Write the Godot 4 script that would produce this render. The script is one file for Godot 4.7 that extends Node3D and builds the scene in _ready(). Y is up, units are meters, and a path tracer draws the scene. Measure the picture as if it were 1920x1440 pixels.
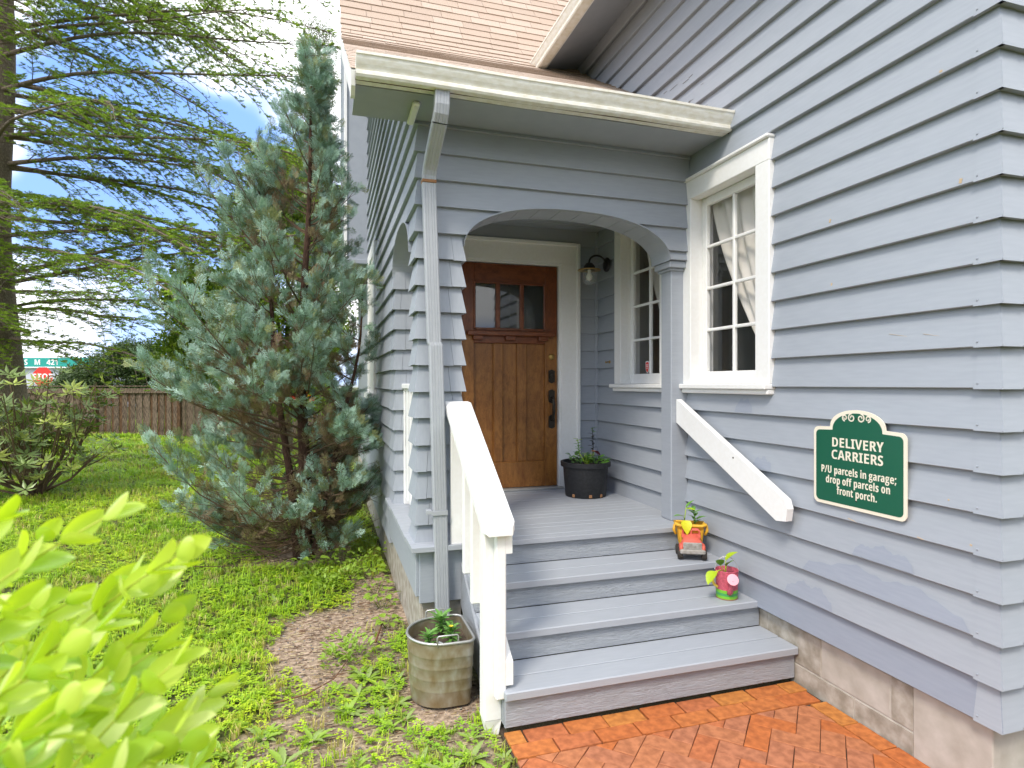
extends Node3D

# Axes: x runs along the porch front to the right, -z runs along the side wall away from the camera.
const EYE := Vector3(0, 1.65, 0)
const YAW := -17.19

var rng := RandomNumberGenerator.new()
var M := {}
var box_cache := {}
var taken := {}

func _ready() -> void:
	rng.seed = 20261
	make_camera_and_light()
	make_materials()
	build_ground()
	build_brick_path()
	build_house()
	build_fence_and_street()
	build_cedar()
	build_back_trees()
	build_juniper()
	build_rhododendron()
	build_near_shrub()
	build_porch_things()
	build_sign()
	build_tub()
	build_lawn()
	build_weeds()

func make_camera_and_light() -> void:
	var cam := Camera3D.new()
	cam.name = "camera"
	add_child(cam)
	cam.position = EYE
	cam.rotation_degrees = Vector3(0, YAW, 0)
	var lens := CameraAttributesPhysical.new()
	lens.frustum_focal_length = 18.75
	lens.frustum_focus_distance = 4.2
	lens.frustum_near = 0.05
	lens.frustum_far = 400.0
	lens.exposure_aperture = 4.5
	cam.attributes = lens
	cam.fov = 65.24
	cam.near = 0.05
	cam.far = 400.0
	cam.current = true
	var sun := DirectionalLight3D.new()
	sun.name = "sun"
	add_child(sun)
	sun.light_energy = 0.5
	sun.light_angular_distance = 14.0
	sun.light_color = Color(1.0, 0.96, 0.9)
	sun.shadow_enabled = true
	sun.look_at_from_position(Vector3(-5.0, 8.5, 5.2), Vector3.ZERO, Vector3.UP)
	var we := WorldEnvironment.new()
	we.name = "environment"
	var env := Environment.new()
	env.background_mode = Environment.BG_SKY
	env.tonemap_mode = Environment.TONE_MAPPER_LINEAR
	env.tonemap_exposure = 2.12
	env.sdfgi_enabled = true
	env.ssao_enabled = true
	env.ssil_enabled = true
	var sky := Sky.new()
	var pano := PanoramaSkyMaterial.new()
	pano.panorama = sky_picture()
	pano.energy_multiplier = 1.0
	sky.sky_material = pano
	env.sky = sky
	we.environment = env
	add_child(we)

func sky_picture() -> ImageTexture:
	# broken white cloud over blue all round
	var w := 1024
	var h := 512
	var im := Image.create(w, h, false, Image.FORMAT_RGBF)
	var n := FastNoiseLite.new()
	n.seed = 11
	n.noise_type = FastNoiseLite.TYPE_SIMPLEX_SMOOTH
	n.frequency = 1.0
	n.fractal_octaves = 6
	n.fractal_gain = 0.52
	var n2 := FastNoiseLite.new()
	n2.seed = 5
	n2.noise_type = FastNoiseLite.TYPE_SIMPLEX_SMOOTH
	n2.frequency = 2.6
	n2.fractal_octaves = 3
	for j in h:
		var el := (0.5 - (j + 0.5) / h) * PI
		var ce := cos(el)
		var se := sin(el)
		var up := maxf(se, 0.0)
		var blue := Color(0.30, 0.46, 0.80).lerp(Color(0.10, 0.23, 0.62), pow(up, 0.5))
		for i in w:
			if se < -0.02:
				im.set_pixel(i, j, Color(0.35, 0.38, 0.36))
				continue
			var az := (float(i) / w) * TAU
			var d := Vector3(ce * cos(az), se, ce * sin(az))
			var q := Vector3(d.x, d.y * 1.7, d.z) * 1.35
			var f := n.get_noise_3dv(q) + 0.20
			var cov := smoothstep(-0.02, 0.22, f)
			var tone := 1.16 + 0.28 * n2.get_noise_3dv(q) - 0.14 * smoothstep(0.25, 0.6, f)
			tone *= 0.80 + 0.62 * up
			var cloud := Color(tone * 0.985, tone, tone * 1.02)
			im.set_pixel(i, j, blue.lerp(cloud, cov))
	return ImageTexture.create_from_image(im)

# ---------------------------------------------------------------- naming
func numbered(called: String) -> String:
	if not taken.has(called):
		taken[called] = 0
		return called
	taken[called] += 1
	return "%s_%03d" % [called, taken[called]]

func thing(called: String, label: String, category: String, at := Vector3.ZERO, group := "") -> Node3D:
	var o := Node3D.new()
	o.name = numbered(called)
	add_child(o)
	o.position = at
	o.set_meta("label", label)
	o.set_meta("category", category)
	if group != "":
		o.set_meta("group", group)
	return o

func setting(called: String) -> Node3D:
	var o := Node3D.new()
	o.name = called
	add_child(o)
	o.set_meta("kind", "structure")
	return o

func part(parent: Node3D, called: String, mesh: Mesh, mat: Material, at := Vector3.ZERO, turn := Basis.IDENTITY) -> MeshInstance3D:
	var o := MeshInstance3D.new()
	o.name = called
	o.mesh = mesh
	o.material_override = mat
	parent.add_child(o, true)
	o.transform = Transform3D(turn, at)
	return o

func group_part(parent: Node3D, called: String) -> Node3D:
	var o := Node3D.new()
	o.name = called
	parent.add_child(o, true)
	return o

func rebase(root: Node3D, base: Vector3) -> void:
	root.position = base
	for c in root.get_children():
		c.position -= base

# ---------------------------------------------------------------- meshes
func v(x: float, y: float, a: float) -> Vector3:
	return Vector3(x, y, -a)

func begin(smooth := false) -> SurfaceTool:
	var st := SurfaceTool.new()
	st.begin(Mesh.PRIMITIVE_TRIANGLES)
	st.set_smooth_group(0 if smooth else 4294967295)
	return st

func done(st: SurfaceTool) -> ArrayMesh:
	st.generate_normals()
	return st.commit()

func tri(st: SurfaceTool, a: Vector3, b: Vector3, c: Vector3, cen: Vector3) -> void:
	var n := (b - a).cross(c - a)
	if n.dot((a + b + c) / 3.0 - cen) > 0.0:
		st.add_vertex(a); st.add_vertex(c); st.add_vertex(b)
	else:
		st.add_vertex(a); st.add_vertex(b); st.add_vertex(c)

func quad(st: SurfaceTool, a: Vector3, b: Vector3, c: Vector3, d: Vector3, cen: Vector3) -> void:
	tri(st, a, b, c, cen)
	tri(st, a, c, d, cen)

func hexa(st: SurfaceTool, p: Array) -> void:
	# p: loop of four, then the matching loop of four
	var cen := Vector3.ZERO
	for q in p:
		cen += q
	cen /= 8.0
	quad(st, p[0], p[1], p[2], p[3], cen)
	quad(st, p[4], p[5], p[6], p[7], cen)
	for i in 4:
		var j := (i + 1) % 4
		quad(st, p[i], p[j], p[4 + j], p[4 + i], cen)

func cbox(s: Vector3, bev := 0.003) -> ArrayMesh:
	# box centred on the origin with chamfered edges
	var key := "%.4f %.4f %.4f %.4f" % [s.x, s.y, s.z, bev]
	if box_cache.has(key):
		return box_cache[key]
	var st := begin()
	add_cbox(st, Vector3.ZERO, s, bev)
	box_cache[key] = done(st)
	return box_cache[key]

func add_cbox(st: SurfaceTool, at: Vector3, s: Vector3, bev := 0.003, turn := Basis.IDENTITY) -> void:
	var h := s * 0.5
	bev = minf(bev, minf(h.x, minf(h.y, h.z)) * 0.6)
	var pt := func(ax: int, sg: Vector3) -> Vector3:
		var r := h - Vector3(bev, bev, bev)
		r[ax] = h[ax]
		return at + turn * (r * sg)
	for ax in 3:
		var b := (ax + 1) % 3
		var c := (ax + 2) % 3
		for s0 in [-1.0, 1.0]:
			var q := []
			for bc in [[-1.0, -1.0], [1.0, -1.0], [1.0, 1.0], [-1.0, 1.0]]:
				var sg := Vector3.ZERO
				sg[ax] = s0; sg[b] = bc[0]; sg[c] = bc[1]
				q.append(pt.call(ax, sg))
			quad(st, q[0], q[1], q[2], q[3], at)
			for s1 in [-1.0, 1.0]:
				# edge between face ax and face b, running along c
				var e0 := Vector3.ZERO
				e0[ax] = s0; e0[b] = s1; e0[c] = -1.0
				var e1 := e0
				e1[c] = 1.0
				quad(st, pt.call(ax, e0), pt.call(ax, e1), pt.call(b, e1), pt.call(b, e0), at)
	for x in [-1.0, 1.0]:
		for y in [-1.0, 1.0]:
			for z in [-1.0, 1.0]:
				var sg := Vector3(x, y, z)
				tri(st, pt.call(0, sg), pt.call(1, sg), pt.call(2, sg), at)

func box_part(parent: Node3D, called: String, lo: Vector3, hi: Vector3, mat: Material, bev := 0.003) -> MeshInstance3D:
	var a := Vector3(minf(lo.x, hi.x), minf(lo.y, hi.y), minf(lo.z, hi.z))
	var b := Vector3(maxf(lo.x, hi.x), maxf(lo.y, hi.y), maxf(lo.z, hi.z))
	return part(parent, called, cbox(b - a, bev), mat, (a + b) * 0.5)

func tube(st: SurfaceTool, pts: Array, radii: Array, sides := 6, caps := true) -> void:
	var n := pts.size()
	var rings := []
	var side := Vector3.ZERO
	for i in n:
		var d: Vector3 = (pts[mini(i + 1, n - 1)] - pts[maxi(i - 1, 0)]).normalized()
		if side == Vector3.ZERO:
			side = d.cross(Vector3.UP if absf(d.y) < 0.9 else Vector3.RIGHT).normalized()
		else:
			side = (side - d * side.dot(d)).normalized()
		var up := d.cross(side)
		var ring := []
		for k in sides:
			var t := TAU * k / sides
			ring.append(pts[i] + (side * cos(t) + up * sin(t)) * radii[i])
		rings.append(ring)
	for i in n - 1:
		var cen: Vector3 = (pts[i] + pts[i + 1]) * 0.5
		for k in sides:
			var l := (k + 1) % sides
			quad(st, rings[i][k], rings[i][l], rings[i + 1][l], rings[i + 1][k], cen)
	if caps:
		for e in [0, n - 1]:
			var inner: Vector3 = pts[1] if e == 0 else pts[n - 2]
			for k in sides:
				tri(st, pts[e], rings[e][k], rings[e][(k + 1) % sides], inner)

func lathe(st: SurfaceTool, prof: Array, sides: int, at := Vector3.ZERO, turn := Basis.IDENTITY) -> void:
	# prof: Vector2(radius, height)
	for i in prof.size() - 1:
		var p: Vector2 = prof[i]
		var q: Vector2 = prof[i + 1]
		# outward on the right of the walk from p to q
		for k in sides:
			var t0 := TAU * k / sides
			var t1 := TAU * (k + 1) / sides
			var d0 := Vector3(cos(t0), 0, sin(t0))
			var d1 := Vector3(cos(t1), 0, sin(t1))
			var a := at + turn * (d0 * p.x + Vector3.UP * p.y)
			var b := at + turn * (d1 * p.x + Vector3.UP * p.y)
			var c := at + turn * (d1 * q.x + Vector3.UP * q.y)
			var d := at + turn * (d0 * q.x + Vector3.UP * q.y)
			if p.x > 0.0001:
				st.add_vertex(a); st.add_vertex(b); st.add_vertex(c)
			if q.x > 0.0001:
				st.add_vertex(a); st.add_vertex(c); st.add_vertex(d)

func prism(st: SurfaceTool, poly: PackedVector2Array, o: Vector3, ux: Vector3, uy: Vector3, depth: Vector3) -> void:
	# polygon in the plane (ux, uy) through o, extruded by depth
	var idx := Geometry2D.triangulate_polygon(poly)
	var cen := Vector3.ZERO
	for p in poly:
		cen += o + ux * p.x + uy * p.y + depth * 0.5
	cen /= poly.size()
	for f in [0.0, 1.0]:
		for i in range(0, idx.size(), 3):
			var q := []
			for k in 3:
				var p := poly[idx[i + k]]
				q.append(o + ux * p.x + uy * p.y + depth * f)
			tri(st, q[0], q[1], q[2], (q[0] + q[1] + q[2]) / 3.0 + depth * (0.5 - f))
	var flip := Geometry2D.is_polygon_clockwise(poly)
	for i in poly.size():
		var p := poly[i]
		var q := poly[(i + 1) % poly.size()]
		var e := (q - p)
		var out2 := Vector2(e.y, -e.x) * (1.0 if not flip else -1.0)
		var out3 := ux * out2.x + uy * out2.y
		var a := o + ux * p.x + uy * p.y
		var b := o + ux * q.x + uy * q.y
		quad(st, a, b, b + depth, a + depth, (a + b) * 0.5 + depth * 0.5 - out3.normalized())

func multi(parent: Node3D, called: String, mesh: Mesh, mat: Material, places: Array, tints := []) -> MultiMeshInstance3D:
	var mm := MultiMesh.new()
	mm.transform_format = MultiMesh.TRANSFORM_3D
	mm.use_colors = tints.size() > 0
	mm.mesh = mesh
	mm.instance_count = places.size()
	for i in places.size():
		mm.set_instance_transform(i, places[i])
	if tints.size() > 0:
		for i in places.size():
			mm.set_instance_color(i, tints[i])
	var o := MultiMeshInstance3D.new()
	o.name = called
	o.multimesh = mm
	o.material_override = mat
	parent.add_child(o, true)
	o.set_meta("kind", "stuff")
	return o

func rand_basis(lean: float) -> Basis:
	return Basis(Vector3.UP, rng.randf() * TAU) * Basis(Vector3.RIGHT, rng.randf_range(-lean, lean)) * Basis(Vector3.BACK, rng.randf_range(-lean, lean))

func towards(d: Vector3, roll := 0.0) -> Basis:
	# basis whose y axis points along d
	var y := d.normalized()
	var x := y.cross(Vector3.UP if absf(y.y) < 0.95 else Vector3.RIGHT).normalized()
	var z := x.cross(y)
	return Basis(x, y, z) * Basis(Vector3.UP, roll)

# ---------------------------------------------------------------- materials
func lin(r: float, g: float, b: float) -> Color:
	return Color(r, g, b).linear_to_srgb()

func noise_tex(sd: int, freq: float, oct: int, lo: Color, hi: Color, size := 512, kind := FastNoiseLite.TYPE_SIMPLEX_SMOOTH, a := 0.0, b := 1.0) -> NoiseTexture2D:
	var n := FastNoiseLite.new()
	n.seed = sd
	n.noise_type = kind
	n.frequency = freq
	n.fractal_octaves = oct
	var t := NoiseTexture2D.new()
	t.width = size
	t.height = size
	t.seamless = true
	t.noise = n
	var g := Gradient.new()
	g.set_color(0, lo)
	g.set_color(1, hi)
	g.set_offset(0, a)
	g.set_offset(1, b)
	t.color_ramp = g
	return t

func mat(called: String, c: Color, rough := 0.7, tex: Texture2D = null, scale := Vector3.ONE, bump: Texture2D = null, height := 0.0) -> StandardMaterial3D:
	var m := StandardMaterial3D.new()
	m.resource_name = called
	m.albedo_color = c
	m.roughness = rough
	m.uv1_triplanar = true
	m.uv1_world_triplanar = true
	m.uv1_triplanar_sharpness = 4.0
	m.uv1_scale = scale
	if tex:
		m.albedo_texture = tex
	if bump:
		m.heightmap_enabled = true
		m.heightmap_texture = bump
		m.heightmap_scale = height
	M[called] = m
	return m

func leaf_mat(called: String, c: Color, back: Color, rough := 0.5, tinted := true) -> StandardMaterial3D:
	var m := StandardMaterial3D.new()
	m.resource_name = called
	m.albedo_color = c
	m.roughness = rough
	m.vertex_color_use_as_albedo = tinted
	m.cull_mode = BaseMaterial3D.CULL_DISABLED
	m.backlight_enabled = true
	m.backlight = back
	M[called] = m
	return m

func glass(called: String, alpha: float) -> StandardMaterial3D:
	var m := StandardMaterial3D.new()
	m.resource_name = called
	m.transparency = BaseMaterial3D.TRANSPARENCY_ALPHA
	m.albedo_color = Color(0.9, 0.95, 0.93, alpha)
	m.roughness = 0.02
	m.metallic_specular = 0.5
	M[called] = m
	return m

func make_materials() -> void:
	var mott := noise_tex(3, 0.012, 4, Color(0.972, 0.975, 0.977), Color(1, 1, 1), 512, FastNoiseLite.TYPE_SIMPLEX_SMOOTH, 0.2, 0.8)
	var grain := noise_tex(8, 0.02, 5, Color(0, 0, 0), Color(1, 1, 1))
	var fine := noise_tex(21, 0.03, 7, Color(0, 0, 0), Color(1, 1, 1))
	var speck := noise_tex(31, 0.02, 7, Color(0.74, 0.73, 0.71), Color(1, 1, 1), 1024, FastNoiseLite.TYPE_SIMPLEX_SMOOTH, 0.1, 0.9)
	var grime := noise_tex(14, 0.007, 7, Color(0.74, 0.72, 0.68), Color(1, 1, 1), 1024, FastNoiseLite.TYPE_SIMPLEX_SMOOTH, 0.05, 0.95)
	M.fine = fine
	M.crumbs = noise_tex(22, 0.016, 8, Color(0, 0, 0), Color(1, 1, 1))
	# painted clapboard: streaks run along the board
	mat("siding", lin(0.335, 0.364, 0.405), 0.6, mott, Vector3(0.6, 3.0, 0.6), grain, 0.006)
	M.siding.uv1_scale = Vector3(0.8, 7.0, 0.8)
	mat("siding_fresh", lin(0.265, 0.295, 0.352), 0.55, mott, Vector3(0.8, 7.0, 0.8), grain, 0.012)
	mat("siding_patch", lin(0.293, 0.325, 0.385), 0.55, mott, Vector3(0.8, 7.0, 0.8), grain, 0.012)
	mat("shake", lin(0.335, 0.365, 0.405), 0.6, mott, Vector3(6, 0.9, 6), grain, 0.012)
	mat("porch_ceiling", lin(0.335, 0.364, 0.405), 0.6, mott, Vector3(0.8, 7.0, 0.8), grain, 0.006)
	mat("deck", lin(0.37, 0.395, 0.43), 0.5, mott, Vector3(0.7, 7.0, 7.0), grain, 0.008)
	mat("riser", lin(0.37, 0.395, 0.43), 0.5, mott, Vector3(0.9, 6.0, 6.0), oak_tex(77, true), 0.4)
	mat("white", lin(0.84, 0.84, 0.82), 0.45, noise_tex(5, 0.02, 5, Color(0.992, 0.99, 0.985), Color(1, 1, 1), 512, FastNoiseLite.TYPE_SIMPLEX_SMOOTH, 0.3, 0.7), Vector3(2.3, 2.3, 2.3), fine, 0.002)
	mat("gutter", lin(0.85, 0.84, 0.78), 0.4, noise_tex(6, 0.012, 6, Color(0.93, 0.915, 0.87), Color(1, 1, 1), 512, FastNoiseLite.TYPE_SIMPLEX_SMOOTH, 0.1, 0.8), Vector3(2.2, 5.0, 2.2))
	mat("downspout", lin(0.38, 0.40, 0.425), 0.4, mott, Vector3(2, 2, 2))
	mat("grey_wood", lin(0.16, 0.14, 0.12), 0.95)
	mat("bare_wood", lin(0.50, 0.38, 0.24), 0.9)
	mat("rust", lin(0.30, 0.15, 0.065), 0.8)
	mat("soffit", lin(0.335, 0.364, 0.405), 0.6, mott, Vector3(1, 1, 1))
	mat("concrete", lin(0.47, 0.44, 0.385), 0.9, grime, Vector3(1.4, 1.4, 1.4), fine, 0.015)
	mat("concrete_pale", lin(0.51, 0.48, 0.43), 0.9, noise_tex(33, 0.008, 8, Color(0.86, 0.85, 0.83), Color(1, 1, 1), 1024, FastNoiseLite.TYPE_SIMPLEX_SMOOTH, 0.0, 1.0), Vector3(0.9, 0.9, 0.9), fine, 0.006)
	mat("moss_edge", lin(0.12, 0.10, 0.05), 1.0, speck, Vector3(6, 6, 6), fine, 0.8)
	for i in 5:
		var c: Color = [lin(0.55, 0.435, 0.35), lin(0.525, 0.41, 0.325), lin(0.58, 0.465, 0.38), lin(0.54, 0.42, 0.335), lin(0.51, 0.40, 0.32)][i]
		mat("shingle%d" % i, c, 0.95, speck, Vector3(5, 5, 5), fine, 0.05)
	mat("roof_felt", lin(0.10, 0.07, 0.05), 1.0)
	for i in 6:
		var c: Color = [lin(0.50, 0.145, 0.035), lin(0.52, 0.165, 0.04), lin(0.47, 0.145, 0.05), lin(0.53, 0.20, 0.04), lin(0.43, 0.16, 0.075), lin(0.46, 0.17, 0.07)][i]
		var bt := noise_tex(40 + i, 0.015, 7, Color(0.82, 0.79, 0.77), Color(1, 1, 1), 512, FastNoiseLite.TYPE_SIMPLEX_SMOOTH, 0.1, 0.75)
		mat("brick%d" % i, c, 0.85, bt, Vector3(2.4, 2.4, 2.4), fine, 0.02)
	mat("joint", lin(0.10, 0.07, 0.045), 1.0, speck, Vector3(8, 8, 8), fine, 0.6)
	# oak door
	mat("oak", lin(0.74, 0.64, 0.52), 0.36, oak_tex(2, false), Vector3(2.2, 1.0, 2.2), grain, 0.04)
	mat("oak_red", lin(0.50, 0.29, 0.27), 0.34, oak_tex(2, false), Vector3(2.2, 1.0, 2.2), grain, 0.04)
	mat("oak_across", lin(0.50, 0.29, 0.27), 0.34, oak_tex(9, true), Vector3(1.0, 2.2, 2.2), grain, 0.04)
	mat("bronze", lin(0.045, 0.038, 0.03), 0.4)
	M.bronze.metallic = 0.7
	mat("brass", lin(0.45, 0.30, 0.10), 0.35)
	M.brass.metallic = 0.8
	mat("black_metal", lin(0.012, 0.012, 0.012), 0.45)
	mat("threshold", lin(0.45, 0.45, 0.43), 0.35)
	M.threshold.metallic = 0.4
	glass("pane", 0.02)
	glass("jar", 0.12)
	mat("room", lin(0.42, 0.37, 0.30), 0.9)
	mat("hall", lin(0.36, 0.30, 0.23), 0.9)
	mat("shade_cloth", lin(0.7, 0.68, 0.62), 0.9)
	mat("fence", lin(0.205, 0.15, 0.105), 0.9, noise_tex(61, 0.02, 5, Color(0.45, 0.42, 0.40), Color(1, 1, 1), 512, FastNoiseLite.TYPE_SIMPLEX_SMOOTH, 0.25, 0.7), Vector3(6, 0.5, 6), grain, 0.3)
	mat("fence_brown", lin(0.16, 0.09, 0.045), 0.9, noise_tex(62, 0.02, 5, Color(0.5, 0.42, 0.38), Color(1, 1, 1), 512, FastNoiseLite.TYPE_SIMPLEX_SMOOTH, 0.25, 0.7), Vector3(6, 0.5, 6), grain, 0.3)
	mat("fence_grey", lin(0.24, 0.175, 0.125), 0.9, noise_tex(63, 0.02, 5, Color(0.45, 0.44, 0.43), Color(1, 1, 1), 512, FastNoiseLite.TYPE_SIMPLEX_SMOOTH, 0.25, 0.7), Vector3(6, 0.5, 6), grain, 0.3)
	mat("bark", lin(0.36, 0.30, 0.225), 0.95, noise_tex(71, 0.03, 5, Color(0.55, 0.52, 0.5), Color(1, 1, 1), 512, FastNoiseLite.TYPE_CELLULAR, 0.1, 0.9), Vector3(5, 1.6, 5), grain, 1.2)
	mat("bark_red", lin(0.16, 0.085, 0.05), 0.95, noise_tex(72, 0.02, 5, Color(0.4, 0.36, 0.34), Color(1, 1, 1)), Vector3(14, 1.6, 14), grain, 1.0)
	mat("twig", lin(0.13, 0.085, 0.05), 0.95)
	mat("soil", lin(0.13, 0.095, 0.065), 1.0, speck, Vector3(7, 7, 7), fine, 0.2)
	mat("pot_black", lin(0.028, 0.029, 0.032), 0.55, noise_tex(81, 0.03, 5, Color(0.6, 0.6, 0.6), Color(1, 1, 1), 256), Vector3(4, 4, 4), fine, 0.1)
	mat("zinc", lin(0.43, 0.405, 0.34), 0.45, noise_tex(83, 0.010, 7, Color(0.80, 0.72, 0.58), Color(1, 1, 1), 512, FastNoiseLite.TYPE_SIMPLEX_SMOOTH, 0.05, 0.95), Vector3(2.6, 1.6, 2.6), fine, 0.002)
	M.zinc.metallic = 0.55
	mat("zinc_rim", lin(0.5, 0.5, 0.48), 0.4)
	M.zinc_rim.metallic = 0.7
	mat("toy_red", lin(0.62, 0.115, 0.075), 0.6, mott, Vector3(9, 9, 9))
	mat("toy_yellow", lin(0.72, 0.40, 0.03), 0.55, mott, Vector3(9, 9, 9))
	mat("toy_grey", lin(0.42, 0.41, 0.39), 0.7, grime, Vector3(5, 5, 5))
	mat("toy_tyre", lin(0.05, 0.042, 0.035), 0.85, speck, Vector3(12, 12, 12))
	mat("can_pink", lin(0.70, 0.13, 0.20), 0.45, grime, Vector3(8, 8, 8))
	mat("can_pale", lin(0.85, 0.38, 0.44), 0.45)
	mat("can_green", lin(0.17, 0.50, 0.03), 0.45)
	mat("can_teal", lin(0.06, 0.32, 0.10), 0.45)
	mat("can_yellow", lin(0.72, 0.55, 0.08), 0.5)
	mat("wire", lin(0.5, 0.49, 0.48), 0.35)
	M.wire.metallic = 0.8
	mat("sign_cream", lin(0.80, 0.74, 0.60), 0.4)
	mat("sign_green", lin(0.008, 0.10, 0.055), 0.3)
	mat("sign_red", lin(0.70, 0.03, 0.02), 0.5)
	mat("sign_teal", lin(0.01, 0.30, 0.25), 0.5)
	mat("plain_white", lin(0.85, 0.85, 0.85), 0.5)
	mat("far_wall", lin(0.50, 0.53, 0.60), 0.8)
	mat("orange_petal", lin(0.80, 0.30, 0.01), 0.6)
	mat("red_petal", lin(0.72, 0.04, 0.01), 0.6)
	mat("gravel", lin(0.17, 0.165, 0.16), 0.9)
	mat("stick", lin(0.16, 0.075, 0.035), 0.95)
	var cu := leaf_mat("curtain", lin(0.66, 0.63, 0.58), Color(0.35, 0.35, 0.33), 0.9, false)
	cu.cull_mode = BaseMaterial3D.CULL_DISABLED
	leaf_mat("juniper_leaf", Color(1, 1, 1), Color(0.25, 0.3, 0.22), 0.6)
	leaf_mat("cedar_leaf", Color(1, 1, 1), Color(0.7, 0.75, 0.2), 0.6)
	leaf_mat("tree_leaf", Color(1, 1, 1), Color(0.4, 0.5, 0.1), 0.55)
	leaf_mat("grass_leaf", Color(1, 1, 1), Color(0.6, 0.7, 0.12), 0.6)
	leaf_mat("rhodo_leaf", lin(0.21, 0.29, 0.09), Color(0.10, 0.14, 0.04), 0.35, false)
	leaf_mat("rhodo_leaf_young", lin(0.38, 0.45, 0.09), Color(0.2, 0.28, 0.05), 0.4, false)
	for i in 4:
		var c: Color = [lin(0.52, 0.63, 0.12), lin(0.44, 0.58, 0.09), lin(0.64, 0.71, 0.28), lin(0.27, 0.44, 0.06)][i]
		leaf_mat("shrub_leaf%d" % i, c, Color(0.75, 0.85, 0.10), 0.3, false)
	leaf_mat("shrub_stem", lin(0.42, 0.46, 0.05), Color(0.1, 0.1, 0.02), 0.5, false)
	leaf_mat("weed_leaf", lin(0.22, 0.34, 0.035), Color(0.4, 0.5, 0.08), 0.5, false)
	leaf_mat("weed_leaf_dull", lin(0.21, 0.29, 0.07), Color(0.3, 0.38, 0.08), 0.55, false)
	leaf_mat("marigold_leaf", lin(0.10, 0.22, 0.04), Color(0.15, 0.25, 0.05), 0.5, false)
	leaf_mat("seedling_leaf", lin(0.13, 0.30, 0.05), Color(0.25, 0.4, 0.06), 0.45, false)
	leaf_mat("lime_leaf", lin(0.38, 0.52, 0.02), Color(0.4, 0.5, 0.05), 0.45, false)
	leaf_mat("yellow_leaf", lin(0.62, 0.60, 0.02), Color(0.4, 0.4, 0.05), 0.45, false)
	leaf_mat("dark_leaf", lin(0.045, 0.045, 0.035), Color(0.05, 0.05, 0.03), 0.45, false)
	leaf_mat("maroon_leaf", lin(0.07, 0.008, 0.012), Color(0.05, 0.01, 0.01), 0.4, false)
	var gm := mat("ground", Color(1, 1, 1), 1.0, noise_tex(91, 0.012, 8, Color(0.60, 0.58, 0.55), Color(1, 1, 1), 1024, FastNoiseLite.TYPE_SIMPLEX_SMOOTH, 0.1, 0.9), Vector3(1.7, 1.7, 1.7), M.crumbs, 0.7)
	gm.vertex_color_use_as_albedo = true

func oak_tex(sd: int, across: bool) -> ImageTexture:
	# flat-sawn grain: rings of a slightly wandering trunk, with pores and broad tone patches
	var w := 384
	var h := 768
	var n := FastNoiseLite.new()
	n.seed = sd
	n.frequency = 1.0
	n.fractal_octaves = 3
	var im := Image.create(h if across else w, w if across else h, false, Image.FORMAT_RGB8)
	for j in h:
		var y := float(j) / h
		for i in w:
			var x := float(i) / w
			# periodic in both directions
			var cx := Vector2(cos(x * TAU), sin(x * TAU)) * 0.9
			var cy := Vector2(cos(y * TAU), sin(y * TAU)) * 0.45
			var wob := n.get_noise_3d(cx.x + cy.x, cx.y + cy.y * 0.7, cy.y)
			var ring := 0.5 + 0.5 * sin(wob * 46.0 + x * TAU * 3.0)
			var pore := n.get_noise_3d(cx.x * 60.0, cx.y * 60.0 + cy.x * 3.0, cy.y * 5.0)
			var tone := n.get_noise_3d(cx.x * 1.3 + 7.0, cx.y * 1.3, cy.x * 3.0 + cy.y * 2.0)
			var t := clampf(0.5 + 0.32 * (ring - 0.5) + 0.35 * pore + 0.5 * tone, 0.0, 1.0)
			var c := Color(t, t, t) if across and sd == 77 else Color(0.20, 0.075, 0.018).lerp(Color(0.46, 0.235, 0.065), t).linear_to_srgb()
			im.set_pixel(j if across else i, i if across else j, c)
	return ImageTexture.create_from_image(im)

# ---------------------------------------------------------------- ground
func soil_share(x: float, a: float) -> float:
	# 1 where the earth is bare
	var n := sin(x * 5.1 + a * 2.3) * 0.5 + sin(x * 11.7 - a * 7.1 + 1.3) * 0.3 + sin(a * 13.0 + x * 3.0) * 0.25
	var s := 0.0
	# strip by the tub and the foot of the stairs
	s = maxf(s, minf(1.0 - Vector2((x - 0.25) / 0.62, (a - 3.35) / 0.8).length() + n * 0.3, 0.20))
	s = maxf(s, 1.0 - Vector2((x - 0.02) / 0.42, (a - 4.15) / 0.8).length() + n * 0.2)
	s = maxf(s, minf(1.0 - Vector2((x - 0.45) / 0.5, (a - 2.7) / 0.5).length() + n * 0.3, 0.22))
	s = maxf(s, 1.0 - Vector2((x - 0.58) / 0.28, (a - 3.2) / 0.42).length())
	s = maxf(s, 1.0 - Vector2((x - 0.35) / 0.28, (a - 4.6) / 0.9).length() + n * 0.25)
	s = maxf(s, minf(0.8 - Vector2((x + 0.1) / 0.6, (a - 2.95) / 0.45).length() + n * 0.35, 0.25))
	# under the juniper
	s = maxf(s, 0.7 - Vector2((x + 0.15) / 0.9, (a - 6.1) / 0.8).length() + n * 0.25)
	return clampf(s * 3.0, 0.0, 1.0)

func ground_y(x: float, a: float) -> float:
	var y := 0.012 * sin(x * 2.1 + a * 1.3) + 0.01 * sin(a * 3.7 - x * 1.9)
	y += 0.22 * smoothstep(13.0, 17.5, a) * exp(-pow((x + 8.5) / 4.0, 2.0))
	if x > 0.0:
		y -= 0.012
	return y - 0.02

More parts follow.
